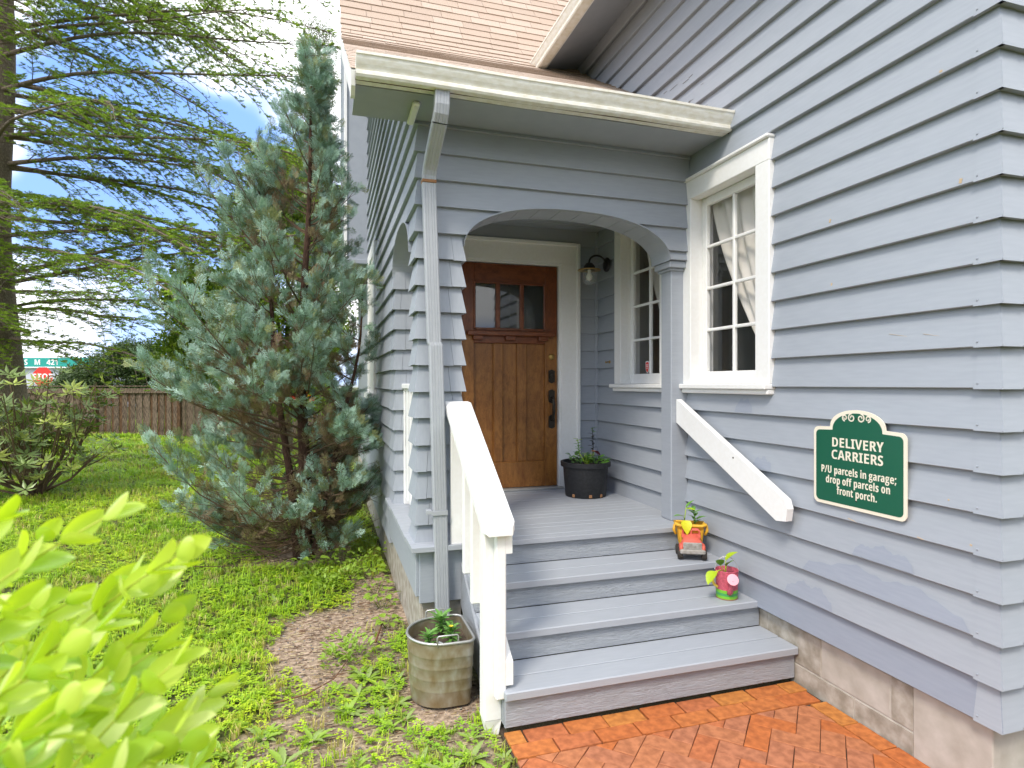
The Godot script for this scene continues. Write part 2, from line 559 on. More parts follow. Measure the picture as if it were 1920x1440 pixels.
func build_ground() -> void:
	var st := begin(true)
	var xs := []
	var as_ := []
	var x := -3.0
	while x < 0.86:
		xs.append(x)
		x += 0.04
	var far_x := [-250.0, -120.0, -60.0, -35.0, -24.0, -18.0, -14.0, -11.0, -9.0, -7.5, -6.0, -5.0, -4.3, -3.6]
	xs = far_x + xs + [0.9, 1.0, 3.0, 8.0, 30.0, 250.0]
	var a := 1.4
	while a < 6.2:
		as_.append(a)
		a += 0.04
	as_ = [-200.0, -40.0, -8.0, -2.0, 0.0, 0.8] + as_ + [6.4, 6.8, 7.3, 8.0, 9.0, 10.0, 11.5, 13.0, 14.0, 15.0, 16.0, 17.0, 18.0, 20.0, 24.0, 32.0, 60.0, 120.0, 300.0]
	var grid := []
	var cols := []
	for aa in as_:
		var row := []
		var crow := []
		for xx in xs:
			var y := ground_y(xx, aa)
			if xx > 0.84:
				y = -0.055
			row.append(v(xx, y, aa))
			var s := soil_share(xx, aa)
			crow.append(Color(0.12, 0.135, 0.028).lerp(Color(0.52, 0.395, 0.285), s))
		grid.append(row)
		cols.append(crow)
	for j in as_.size() - 1:
		for i in xs.size() - 1:
			for k in [[0, 0], [0, 1], [1, 1], [0, 0], [1, 1], [1, 0]]:
				st.set_color(cols[j + k[1]][i + k[0]])
				st.add_vertex(grid[j + k[1]][i + k[0]])
	var g := MeshInstance3D.new()
	g.name = "ground"
	g.mesh = done(st)
	g.material_override = M.ground
	g.set_meta("kind", "structure")
	add_child(g)

func brick_mesh(poly: PackedVector2Array, top: float, inset: float) -> ArrayMesh:
	# poly in (x, a); convex
	var st := begin()
	var c := Vector2.ZERO
	for p in poly:
		c += p
	c /= poly.size()
	var cen := v(c.x, top - 0.03, c.y)
	var n := poly.size()
	for i in n:
		var p := poly[i]
		var q := poly[(i + 1) % n]
		var pi := p + (c - p).normalized() * inset
		var qi := q + (c - q).normalized() * inset
		quad(st, v(p.x, top - 0.06, p.y), v(q.x, top - 0.06, q.y), v(q.x, top - inset * 0.7, q.y), v(p.x, top - inset * 0.7, p.y), cen)
		quad(st, v(p.x, top - inset * 0.7, p.y), v(q.x, top - inset * 0.7, q.y), v(qi.x, top, qi.y), v(pi.x, top, pi.y), cen)
		tri(st, v(pi.x, top, pi.y), v(qi.x, top, qi.y), v(c.x, top, c.y), cen)
	return done(st)

func build_brick_path() -> void:
	var path := setting("brick_path")
	# bed of sand and soil under the joints
	box_part(path, "joint_bed", v(0.795, -0.075, 0.3), v(2.487, -0.013, 2.79), M.joint, 0.002)
	var lay := func(poly: PackedVector2Array, tone: int) -> void:
		part(path, "brick", brick_mesh(poly, 0.0 + rng.randf_range(-0.003, 0.0025), 0.0035), M["brick%d" % tone])
	# two stretcher rows along the bottom step
	for r in 2:
		var a1 := 2.722 - r * 0.104
		var x := 0.80 - (0.12 if r == 0 else 0.0)
		while x < 2.46:
			var x0 := maxf(x, 0.80)
			var x1 := minf(x + 0.207, 2.482)
			if x1 - x0 > 0.03:
				var j := rng.randf_range(-0.003, 0.003)
				lay.call(PackedVector2Array([Vector2(x0 + 0.003, a1 - 0.100 + j), Vector2(x1 - 0.003, a1 - 0.100 - j), Vector2(x1 - 0.003, a1), Vector2(x0 + 0.003, a1)]), rng.randi_range(0, 3))
			x += 0.21 + rng.randf_range(-0.006, 0.006)
	# one row along the foundation
	var a := 2.50
	while a > 0.4:
		lay.call(PackedVector2Array([Vector2(2.384, a - 0.2), Vector2(2.482, a - 0.2), Vector2(2.482, a), Vector2(2.384, a)]), rng.randi_range(0, 3))
		a -= 0.207
	# herringbone laid at 45 degrees, cut at the edges
	var region := PackedVector2Array([Vector2(0.80, 0.5), Vector2(2.378, 0.5), Vector2(2.378, 2.508), Vector2(0.80, 2.508)])
	var u := 0.1035
	var turn := Transform2D(PI / 4.0, Vector2(1.6, 1.5))
	for i in range(-18, 19):
		for j in range(-18, 19):
			var k := posmod(i - j, 4)
			if k != 0 and k != 3:
				continue
			var g := 0.0014
			var s := Vector2(2 * u, u) if k == 0 else Vector2(u, 2 * u)
			var o := Vector2(i * u, j * u) + Vector2(rng.randf_range(-0.001, 0.001), rng.randf_range(-0.001, 0.001))
			var q := PackedVector2Array([o + Vector2(g, g), o + Vector2(s.x - g, g), o + Vector2(s.x - g, s.y - g), o + Vector2(g, s.y - g)])
			for m in q.size():
				q[m] = turn * q[m]
			for piece in Geometry2D.intersect_polygons(q, region):
				if piece.size() >= 3 and absf(area(piece)) > 0.0006:
					lay.call(piece, [0, 2, 4, 5, 4, 5, 2, 5][rng.randi_range(0, 7)])

func area(p: PackedVector2Array) -> float:
	var s := 0.0
	for i in p.size():
		var q := p[(i + 1) % p.size()]
		s += p[i].x * q.y - q.x * p[i].y
	return s * 0.5

# ---------------------------------------------------------------- house
const C := 0.1635      # clapboard exposure
const WX := 2.482      # sheathing of the side wall
const FA := 3.70       # sheathing of the porch front
const LX := 0.545      # sheathing of the left wall
const DA := 5.22       # wall with the door
const DECK := 0.68

func board(p0: Vector3, p1: Vector3, n: Vector3, y0: float, h: float, pt: float, pb: float, m0 := 0.0, m1 := 0.0) -> ArrayMesh:
	# one clapboard: wedge section swept from p0 to p1, mitred by m0 / m1 at its ends
	var d := (p1 - p0).normalized()
	var prof := [Vector2(-0.004, y0), Vector2(pb - 0.003, y0), Vector2(pb, y0 + 0.003), Vector2(pt, y0 + h), Vector2(-0.004, y0 + h)]
	var st := begin()
	var cen := (p0 + p1) * 0.5 + n * pb * 0.4
	cen.y = y0 + h * 0.4
	var e0 := []
	var e1 := []
	for q in prof:
		var off: Vector3 = n * q.x + Vector3.UP * q.y
		e0.append(Vector3(p0.x, 0, p0.z) + off - d * m0 * maxf(q.x, 0.0))
		e1.append(Vector3(p1.x, 0, p1.z) + off + d * m1 * maxf(q.x, 0.0))
	for i in prof.size():
		var j := (i + 1) % prof.size()
		quad(st, e0[i], e0[j], e1[j], e1[i], cen)
	for e in [e0, e1]:
		tri(st, e[0], e[1], e[2], cen)
		tri(st, e[0], e[2], e[3], cen)
		tri(st, e[0], e[3], e[4], cen)
	return done(st)

func board_over_arch(o: Vector3, d: Vector3, s0: float, s1: float, n: Vector3, y0: float, h: float, pt: float, pb: float, c: float, half: float, spring: float, rise: float, m0 := 0.0) -> Array:
	# clapboard from s0 to s1 along d, cut along an arch centred at c
	var out := []
	var ss := []
	var k := 0
	while k <= 90:
		ss.append(lerpf(s0, s1, k / 90.0))
		k += 1
	for e in [c - half, c + half]:
		ss.append(e - 0.0005)
		ss.append(e + 0.0005)
	ss.sort()
	var run := []
	var flush := func() -> void:
		if run.size() > 1:
			out.append(strip_board(o, d, n, run, y0, h, pt, pb, m0 if absf(run[0].x - s0) < 0.001 else 0.0))
		run.clear()
	for s in ss:
		if s < s0 - 0.0001 or s > s1 + 0.0001:
			continue
		var lo := maxf(y0, arch_y(s, c, half, spring, rise))
		if lo < y0 + h - 0.004:
			run.append(Vector2(s, lo))
		else:
			flush.call()
	flush.call()
	return out

func arch_y(s: float, c: float, half: float, spring: float, rise: float) -> float:
	var q := absf(s - c) / half
	if q >= 1.0:
		return -10.0
	return spring + rise * pow(1.0 - pow(q, 2.35), 1.0 / 2.1)

func strip_board(o: Vector3, d: Vector3, n: Vector3, run: Array, y0: float, h: float, pt: float, pb: float, m0: float) -> ArrayMesh:
	var st := begin()
	var at := func(s: float, y: float, inner: bool, first: bool) -> Vector3:
		var pr: float = lerpf(pb, pt, (y - y0) / h)
		var mm: float = m0 * pr if first else 0.0
		return o + d * (s - mm) + n * (-0.004 if inner else pr) + Vector3.UP * y
	for i in run.size() - 1:
		var f := i == 0
		var a: Vector2 = run[i]
		var b: Vector2 = run[i + 1]
		var top := y0 + h
		var cen: Vector3 = o + d * (a.x + b.x) * 0.5 + n * 0.008 + Vector3.UP * (top + maxf(a.y, b.y)) * 0.5
		var oa: Vector3 = at.call(a.x, a.y, false, f)
		var ob: Vector3 = at.call(b.x, b.y, false, false)
		var ta: Vector3 = at.call(a.x, top, false, f)
		var tb: Vector3 = at.call(b.x, top, false, false)
		var ia: Vector3 = at.call(a.x, a.y, true, false)
		var ib: Vector3 = at.call(b.x, b.y, true, false)
		quad(st, oa, ob, tb, ta, cen - n)
		quad(st, oa, ob, ib, ia, cen + Vector3.UP)
		quad(st, ta, tb, at.call(b.x, top, true, false), at.call(a.x, top, true, false), cen - Vector3.UP)
		if i == 0:
			quad(st, oa, ta, at.call(a.x, top, true, false), ia, cen)
		if i == run.size() - 2:
			quad(st, ob, tb, at.call(b.x, top, true, false), ib, cen)
	return done(st)

func roof_line() -> Array:
	# points (a, y) up the bell-cast roof, a shingle course apart
	var pts := [Vector2(3.27, 3.315)]
	var s := 0.0
	for i in 47:
		var t := deg_to_rad(lerpf(32.0, 57.0, smoothstep(2.1, 3.5, s)))
		pts.append(pts[-1] + Vector2(cos(t), sin(t)) * 0.130)
		s += 0.130
	return pts

func roof_a(y: float) -> float:
	var pts := roof_line()
	for i in pts.size() - 1:
		if pts[i + 1].y >= y:
			return lerpf(pts[i].x, pts[i + 1].x, clampf((y - pts[i].y) / (pts[i + 1].y - pts[i].y), 0.0, 1.0))
	return pts[-1].x

func build_house() -> void:
	var house := thing("house", "blue grey clapboard house with arched porch, painted steps and tan shingle roof", "house")
	side_wall(house)
	porch_front(house)
	left_wall(house)
	door_wall(house)
	porch_floor_and_steps(house)
	railings(house)
	roof_and_gutters(house)
	downspout(house)
	foundation(house)
	window(house, 2.858, 3.755)
	window(house, 3.93, 4.80)
	rooms(house)
	rebase(house, v(1.5, 0, 4.2))

func jig(m: float) -> float:
	return rng.randf_range(-m, m)

func side_wall(house: Node3D) -> void:
	var w := group_part(house, "side_wall")
	# sheathing with two window openings
	box_part(w, "sheathing", v(WX, 0.335, 1.66), v(2.62, 1.64, 6.6), M.siding, 0.001)
	box_part(w, "sheathing", v(WX, 3.06, 1.66), v(2.62, 4.9, 9.0), M.siding, 0.001)
	for p in [[1.66, 2.93], [3.68, 4.0], [4.73, 6.6]]:
		box_part(w, "sheathing", v(WX, 1.64, p[0]), v(2.62, 3.06, p[1]), M.siding, 0.001)
	var n := Vector3(-1, 0, 0)
	for k in 28:
		var y0 := 0.325 + C * k
		var h := C + 0.018
		if y0 + h > 4.84:
			h = 4.84 - y0
		if h < 0.04:
			break
		var segs := [[1.655, DA]]
		if k >= 8 and k <= 16:
			segs = [[1.655, 2.862], [3.752, 3.932], [4.798, DA]]
		elif y0 > 3.3:
			segs = [[1.655, 7.2]]
		for s in segs:
			var m: Material = M.siding
			if k == 0:
				m = M.siding_fresh
			var b := part(w, "clapboard", board(v(WX, 0, s[0]), v(WX, 0, s[1]), n, y0 + jig(0.0015), h, 0.006, 0.037 + jig(0.0015), 1.0 if s[0] < 2.0 else 0.0), m)
			if s[0] < 2.0:
				corner_cap(w, k, y0, h)
			for t in touch_ups(k):
				if t[0] >= s[0] and t[1] <= s[1]:
					patch(b, t, y0)
	# paint chips and nail heads down to bare wood
	for q in [[2.44, 13, 0.030, 0.010, 0.018], [2.43, 11, 0.028, 0.010, 0.022], [1.78, 13, 0.02, 0.012, 0.02], [1.74, 4, 0.03, 0.01, 0.008], [2.30, 4, 0.008, 0.05, 0.004], [1.95, 4, 0.006, 0.03, 0.004], [2.52, 6, 0.13, 0.005, 0.005], [1.83, 5, 0.03, 0.007, 0.007], [2.05, 9, 0.07, 0.12, 0.0016], [1.90, 9, 0.06, 0.09, 0.0014], [1.86, 16, 0.012, 0.014, 0.01]]:
		var yy: float = 0.325 + C * q[1] + q[2]
		var px := WX - lerpf(0.037, 0.006, q[2] / (C + 0.018)) - 0.0012
		part(w, "paint_chip", cbox(Vector3(0.0016, q[4], q[3]), 0.0005), M.bare_wood, v(px, yy, q[0]), Basis(Vector3.RIGHT, 0.2))
	# weathered streaks by the end of the gutter
	for i in 26:
		var k := 19 + i % 3
		var up := rng.randf_range(0.012, 0.12)
		var px := WX - lerpf(0.037, 0.006, up / (C + 0.018)) - 0.0012
		part(w, "paint_chip", cbox(Vector3(0.0016, 0.0015 + 0.003 * rng.randf(), 0.02 + 0.08 * rng.randf()), 0.0004), M.grey_wood, v(px, 0.325 + C * k + up, rng.randf_range(3.42, 3.95) + 0.12 * (k - 19)), Basis(Vector3.RIGHT, jig(0.04)))
	# head strips closing the course over the windows
	for s in [[2.862, 3.752], [3.932, 4.798]]:
		part(w, "clapboard", board(v(WX, 0, s[0]), v(WX, 0, s[1]), n, 3.096, 0.027, 0.006, 0.0115), M.siding)
	# return wall at the near corner, facing the street
	var r := group_part(house, "end_wall")
	box_part(r, "sheathing", v(WX + 0.001, 0.336, 1.662), v(6.5, 4.9, 1.80), M.siding, 0.001)
	for k in 28:
		var y0 := 0.325 + C * k
		part(r, "clapboard", board(v(WX, 0, 1.66), v(6.5, 0, 1.66), Vector3(0, 0, 1), y0 + jig(0.0015), C + 0.018, 0.006, 0.037, 1.0, 0.0), M.siding)

func touch_ups(k: int) -> Array:
	# brushed repair paint: start, end, and how far up the board it reaches
	match k:
		1: return [[2.42, 2.75, 0.62]]
		2: return [[1.74, 2.62, 0.72]]
		3: return [[1.98, 2.30, 0.5]]
		5: return [[2.86, 3.02, 0.5]]
		7: return [[3.02, 3.18, 0.6]]
	return []

func patch(b: MeshInstance3D, t: Array, y0: float) -> void:
	var st := begin()
	var n := 24
	for i in n:
		var q := []
		for e in 2:
			var f := (i + e) / float(n)
			var a := lerpf(t[0], t[1], f)
			var up: float = t[2] * C * pow(maxf(sin(f * PI), 0.0), 0.35) * (0.82 + 0.12 * sin(f * 17.0 + t[0] * 9.0) + 0.06 * sin(f * 53.0))
			q.append([a, 0.006, 0.008 + up])
		var pt := func(c: Array, hi: bool) -> Vector3:
			var y: float = c[2] if hi else c[1]
			return v(WX - lerpf(0.037, 0.006, y / (C + 0.018)) - 0.0024, y0 + y, c[0])
		quad(st, pt.call(q[0], false), pt.call(q[1], false), pt.call(q[1], true), pt.call(q[0], true), v(WX + 1, y0, t[0]))
	part(b, "paint_patch", done(st), M.siding_patch)

func corner_cap(w: Node3D, k: int, y0: float, h: float) -> void:
	var st := begin()
	var e := 0.0028
	var pr := func(y: float) -> float: return lerpf(0.0375, 0.006, y / (C + 0.018)) + e
	for side in 2:
		var q := []
		for y in [-0.003, h]:
			var p: float = pr.call(maxf(y, 0.0))
			var corner := v(WX - p, y0 + y, 1.66 - p)
			var far := v(WX - p, y0 + y, 1.655 + 0.072) if side == 0 else v(WX + 0.075, y0 + y, 1.66 - p)
			q.append([corner, far])
		quad(st, q[0][0], q[0][1], q[1][1], q[1][0], v(WX + 1, y0, 2.6))
		# folded bottom lip
		var lip := Vector3(0.02, 0, 0) if side == 0 else Vector3(0, 0, -0.02)
		quad(st, q[0][0], q[0][1], q[0][1] + lip, q[0][0] + lip, v(WX, y0 + 1, 1.7))
	var c := part(w, "corner_cap", done(st), M.siding)
	if k % 1 == 0:
		part(c, "nail", cbox(Vector3(0.004, 0.007, 0.007), 0.002), M.siding, v(WX - pr.call(0.02) - 0.001, y0 + 0.02, 1.655 + 0.058))

func column_course(col: Node3D, x0: float, x1: float, a0: float, a1: float, y0: float, h: float, faces: String) -> void:
	# one course of shakes round a square column, kicked out at the butt
	var pt := 0.004
	var pb := 0.036
	var th := 0.016
	var top := y0 + h
	var ring := func(p: float, y: float) -> Array:
		return [v(x0 - p, y, a0 - p), v(x1 + p, y, a0 - p), v(x1 + p, y, a1 + p), v(x0 - p, y, a1 + p)]
	var lo: Array = ring.call(pb, y0)
	var hi: Array = ring.call(pt, top)
	var ilo: Array = ring.call(pb - th - 0.004, y0 + 0.004)
	var ihi: Array = ring.call(pt - th, top)
	var names := {"f": [0, 1], "r": [1, 2], "b": [2, 3], "l": [3, 0]}
	for f in faces:
		var i: int = names[f][0]
		var j: int = names[f][1]
		var cuts := [0.0, 1.0]
		var run: float = lo[i].distance_to(lo[j])
		if f == "f" or f == "b":
			cuts = [0.0, 0.32 + jig(0.1), 0.74 + jig(0.05), 1.0]
		else:
			cuts = [0.0, 0.45 + jig(0.15), 1.0]
		for c in cuts.size() - 1:
			var g := 0.0012 / run
			var s: float = cuts[c] + (g if c > 0 else 0.0)
			var e: float = cuts[c + 1] - (g if c < cuts.size() - 2 else 0.0)
			var dy := jig(0.003)
			var dp := Vector3(0, dy, 0)
			var st := begin()
			var p := [lo[i].lerp(lo[j], s) + dp, lo[i].lerp(lo[j], e) + dp, hi[i].lerp(hi[j], e), hi[i].lerp(hi[j], s), ilo[i].lerp(ilo[j], s) + dp, ilo[i].lerp(ilo[j], e) + dp, ihi[i].lerp(ihi[j], e), ihi[i].lerp(ihi[j], s)]
			hexa(st, p)
			part(col, "shake", done(st), M.shake)

func porch_front(house: Node3D) -> void:
	var w := group_part(house, "porch_front")
	var n := Vector3(0, 0, 1)
	var cx := 1.556
	var half := 0.732
	var spring := 2.515
	var rise := 0.282
	for k in 6:
		var y0 := 2.584 - C + C * k
		if k == 0:
			# short course on the right, under the arch spring
			part(w, "clapboard", board(v(2.292, 0, FA), v(2.452, 0, FA), n, 2.52, 0.08, 0.006, 0.028), M.siding)
			continue
		var h := C + 0.018
		if y0 + h > 3.30:
			h = 3.30 - y0
		if h < 0.03:
			break
		for m in board_over_arch(v(0, 0, FA), Vector3.RIGHT, LX, 2.452, n, y0 + jig(0.001), h, 0.006, 0.034, cx, half, spring, rise, 1.0):
			part(w, "clapboard", m, M.siding)
	# the solid behind the boards: arch-shaped filling between front and back
	var poly := PackedVector2Array([Vector2(LX, 3.30), Vector2(LX, spring), Vector2(cx - half - 0.004, spring)])
	for i in 41:
		var t := PI - PI * i / 40.0
		var s := cx + (half + 0.004) * cos(t)
		poly.append(Vector2(s, maxf(spring, arch_y(s, cx, half + 0.004, spring, rise) + 0.004)))
	poly.append(Vector2(cx + half + 0.004, spring))
	poly.append(Vector2(2.47, spring))
	poly.append(Vector2(2.47, 3.30))
	var st := begin()
	prism(st, dedupe(poly), v(0, 0, FA), Vector3.RIGHT, Vector3.UP, v(0, 0, 0.215))
	part(w, "spandrel", done(st), M.siding)
	# bent trim along the arch edge and boards of the arch soffit
	st = begin()
	for i in 48:
		var q := []
		for e in 2:
			var t := PI - PI * (i + e) / 48.0
			var s := cx + half * cos(t)
			q.append(Vector2(s, arch_y(s, cx, half + 0.0001, spring, rise) if absf(cos(t)) < 0.9999 else spring))
		var a: Vector2 = q[0]
		var b: Vector2 = q[1]
		var cen := v(cx, 2.3, FA)
		hexa(st, [v(a.x, a.y, FA - 0.034), v(b.x, b.y, FA - 0.034), v(b.x, b.y, FA - 0.004), v(a.x, a.y, FA - 0.004), v(a.x, a.y + 0.008, FA - 0.034), v(b.x, b.y + 0.008, FA - 0.034), v(b.x, b.y + 0.008, FA - 0.004), v(a.x, a.y + 0.008, FA - 0.004)])
	part(w, "arch_trim", done(st), M.siding)
	var pieces := 15
	for i in pieces:
		st = begin()
		var sub := 4
		for k in sub:
			var q := []
			for e in 2:
				var f := (i + 0.012 + (k + e) * 0.976 / sub) / pieces
				var t := PI - PI * f
				var s := cx + half * cos(t)
				q.append(Vector2(s, arch_y(s, cx, half + 0.0001, spring, rise) if absf(cos(t)) < 0.9999 else spring))
			var a: Vector2 = q[0] + Vector2(0, -0.002)
			var b: Vector2 = q[1] + Vector2(0, -0.002)
			hexa(st, [v(a.x, a.y, FA - 0.003), v(b.x, b.y, FA - 0.003), v(b.x, b.y, FA + 0.218), v(a.x, a.y, FA + 0.218), v(a.x, a.y + 0.01, FA - 0.003), v(b.x, b.y + 0.01, FA - 0.003), v(b.x, b.y + 0.01, FA + 0.218), v(a.x, a.y + 0.01, FA + 0.218)])
		part(w, "soffit_board", done(st), M.siding)
	# left column of shakes
	var col := group_part(house, "shingled_column")
	box_part(col, "core", v(LX + 0.004, DECK, FA + 0.004), v(0.80, 2.60, 3.93), M.shake, 0.001)
	for j in 12:
		var y0 := 2.584 - C * (j + 1)
		var h := C + 0.012
		if y0 < DECK:
			h -= DECK - y0
			y0 = DECK + 0.001
		column_course(col, LX + 0.004, 0.80, FA + 0.004, 3.93, y0, h, "flrb")
	# right half column with its cap
	var rc := group_part(house, "half_column")
	box_part(rc, "shaft", v(2.332, DECK, 3.725), v(2.468, 2.47, 3.86), M.siding, 0.006)
	box_part(rc, "capital", v(2.30, 2.47, 3.69), v(2.474, 2.515, 3.90), M.siding, 0.004)
	box_part(rc, "necking", v(2.318, 2.452, 3.71), v(2.472, 2.47, 3.88), M.siding, 0.004)

func dedupe(p: PackedVector2Array) -> PackedVector2Array:
	var o := PackedVector2Array()
	for q in p:
		if o.size() == 0 or o[-1].distance_to(q) > 0.0008:
			o.append(q)
	return o

func left_wall(house: Node3D) -> void:
	var w := group_part(house, "left_wall")
	var n := Vector3(-1, 0, 0)
	var far := 8.2
	var ca := 4.45
	var half := 0.50
	var spring := 2.515
	var rise := 0.282
	# boards: d runs away from the camera, s is the distance a
	for k in 36:
		var y0 := 0.295 + C * k
		var h := C + 0.018
		var a0 := DA - 0.02
		if y0 >= 2.5:
			a0 = FA if y0 < 3.25 else roof_a(y0 + 0.16) + 0.05
		if k == 0:
			h = C + 0.018
		if a0 > far - 0.2:
			break
		if y0 >= 2.5 and y0 < 2.9:
			for m in board_over_arch(v(LX, 0, 0), Vector3(0, 0, -1), FA, far, n, y0 + jig(0.001), h, 0.006, 0.034, ca, half, spring, rise, 1.0):
				part(w, "clapboard", m, M.siding)
		else:
			part(w, "clapboard", board(v(LX, 0, a0), v(LX, 0, far), n, y0 + jig(0.001), h, 0.006, 0.034, 1.0 if absf(a0 - FA) < 0.01 else 0.0, 0.0), M.siding)
	# solid over the side arch
	var poly := PackedVector2Array([Vector2(3.92, 3.30), Vector2(3.92, spring), Vector2(ca - half - 0.004, spring)])
	for i in 31:
		var t := PI - PI * i / 30.0
		var s := ca + (half + 0.004) * cos(t)
		poly.append(Vector2(s, maxf(spring, arch_y(s, ca, half + 0.004, spring, rise) + 0.004)))
	poly.append(Vector2(ca + half + 0.004, spring))
	poly.append(Vector2(DA, spring))
	poly.append(Vector2(DA, 3.30))
	var st := begin()
	prism(st, dedupe(poly), v(LX + 0.002, 0, 0), Vector3(0, 0, -1), Vector3.UP, Vector3(0.2, 0, 0))
	part(w, "spandrel", done(st), M.siding)
	st = begin()
	for i in 36:
		var q := []
		for e in 2:
			var t := PI - PI * (i + e) / 36.0
			var s := ca + half * cos(t)
			q.append(Vector2(s, arch_y(s, ca, half + 0.0001, spring, rise) if absf(cos(t)) < 0.9999 else spring))
		var a: Vector2 = q[0]
		var b: Vector2 = q[1]
		hexa(st, [v(LX - 0.034, a.y, a.x), v(LX - 0.034, b.y, b.x), v(LX + 0.204, b.y, b.x), v(LX + 0.204, a.y, a.x), v(LX - 0.034, a.y + 0.008, a.x), v(LX - 0.034, b.y + 0.008, b.x), v(LX + 0.204, b.y + 0.008, b.x), v(LX + 0.204, a.y + 0.008, a.x)])
	part(w, "arch_trim", done(st), M.siding)
	# sheathing of the gable end and the wall beyond the porch
	box_part(w, "sheathing", v(LX, 0.30, DA), v(LX + 0.14, 3.30, far), M.siding, 0.001)
	st = begin()
	var g := PackedVector2Array([Vector2(roof_a(3.5) + 0.12, 3.30)])
	for y in [3.6, 4.0, 4.4, 4.8, 5.2, 5.6, 6.0]:
		g.append(Vector2(roof_a(y) + 0.12, y))
	g.append(Vector2(far + 2.0, 6.0))
	g.append(Vector2(far + 2.0, 3.30))
	prism(st, g, v(LX + 0.003, 0, 0), Vector3(0, 0, -1), Vector3.UP, Vector3(0.14, 0, 0))
	part(w, "gable", done(st), M.siding)
	# pier between the side arch and the house
	var pier := group_part(house, "shingled_pier")
	box_part(pier, "core", v(LX + 0.004, DECK, 4.955), v(0.74, 2.55, DA), M.shake, 0.001)
	for j in 12:
		var y0 := 2.584 - C * (j + 1)
		var h := C + 0.012
		if y0 < DECK:
			h -= DECK - y0
			y0 = DECK + 0.001
		column_course(pier, LX + 0.004, 0.74, 4.955, DA - 0.03, y0, h, "flr")
	# window casing further along
	var cs := group_part(house, "side_casing")
	box_part(cs, "casing", v(LX - 0.05, 1.55, 6.75), v(LX + 0.01, 3.1, 6.88), M.white, 0.004)
	box_part(cs, "casing", v(LX - 0.05, 1.55, 7.65), v(LX + 0.01, 3.1, 7.78), M.white, 0.004)
	box_part(cs, "casing", v(LX - 0.05, 3.1, 6.75), v(LX + 0.01, 3.24, 7.78), M.white, 0.004)
	box_part(cs, "sill", v(LX - 0.09, 1.48, 6.70), v(LX + 0.01, 1.55, 7.83), M.white, 0.004)
	box_part(cs, "blind", v(LX - 0.038, 1.55, 6.88), v(LX - 0.034, 3.1, 7.65), M.shade_cloth, 0.001)
	# jettied upper storey beyond
	var bay := group_part(house, "upper_bay")
	box_part(bay, "wall", v(0.25, 3.30, 8.2), v(LX + 0.15, 8.6, 11.5), M.soffit, 0.004)
	box_part(bay, "ledge", v(0.235, 3.24, 8.17), v(LX + 0.15, 3.30, 11.5), M.siding, 0.006)
	box_part(bay, "corner_board", v(0.222, 3.30, 8.175), v(0.262, 8.6, 8.235), M.white, 0.004)
	# lower wall under the bay
	box_part(w, "sheathing", v(LX + 0.02, 0.0, far), v(LX + 0.16, 3.25, 11.5), M.siding, 0.001)

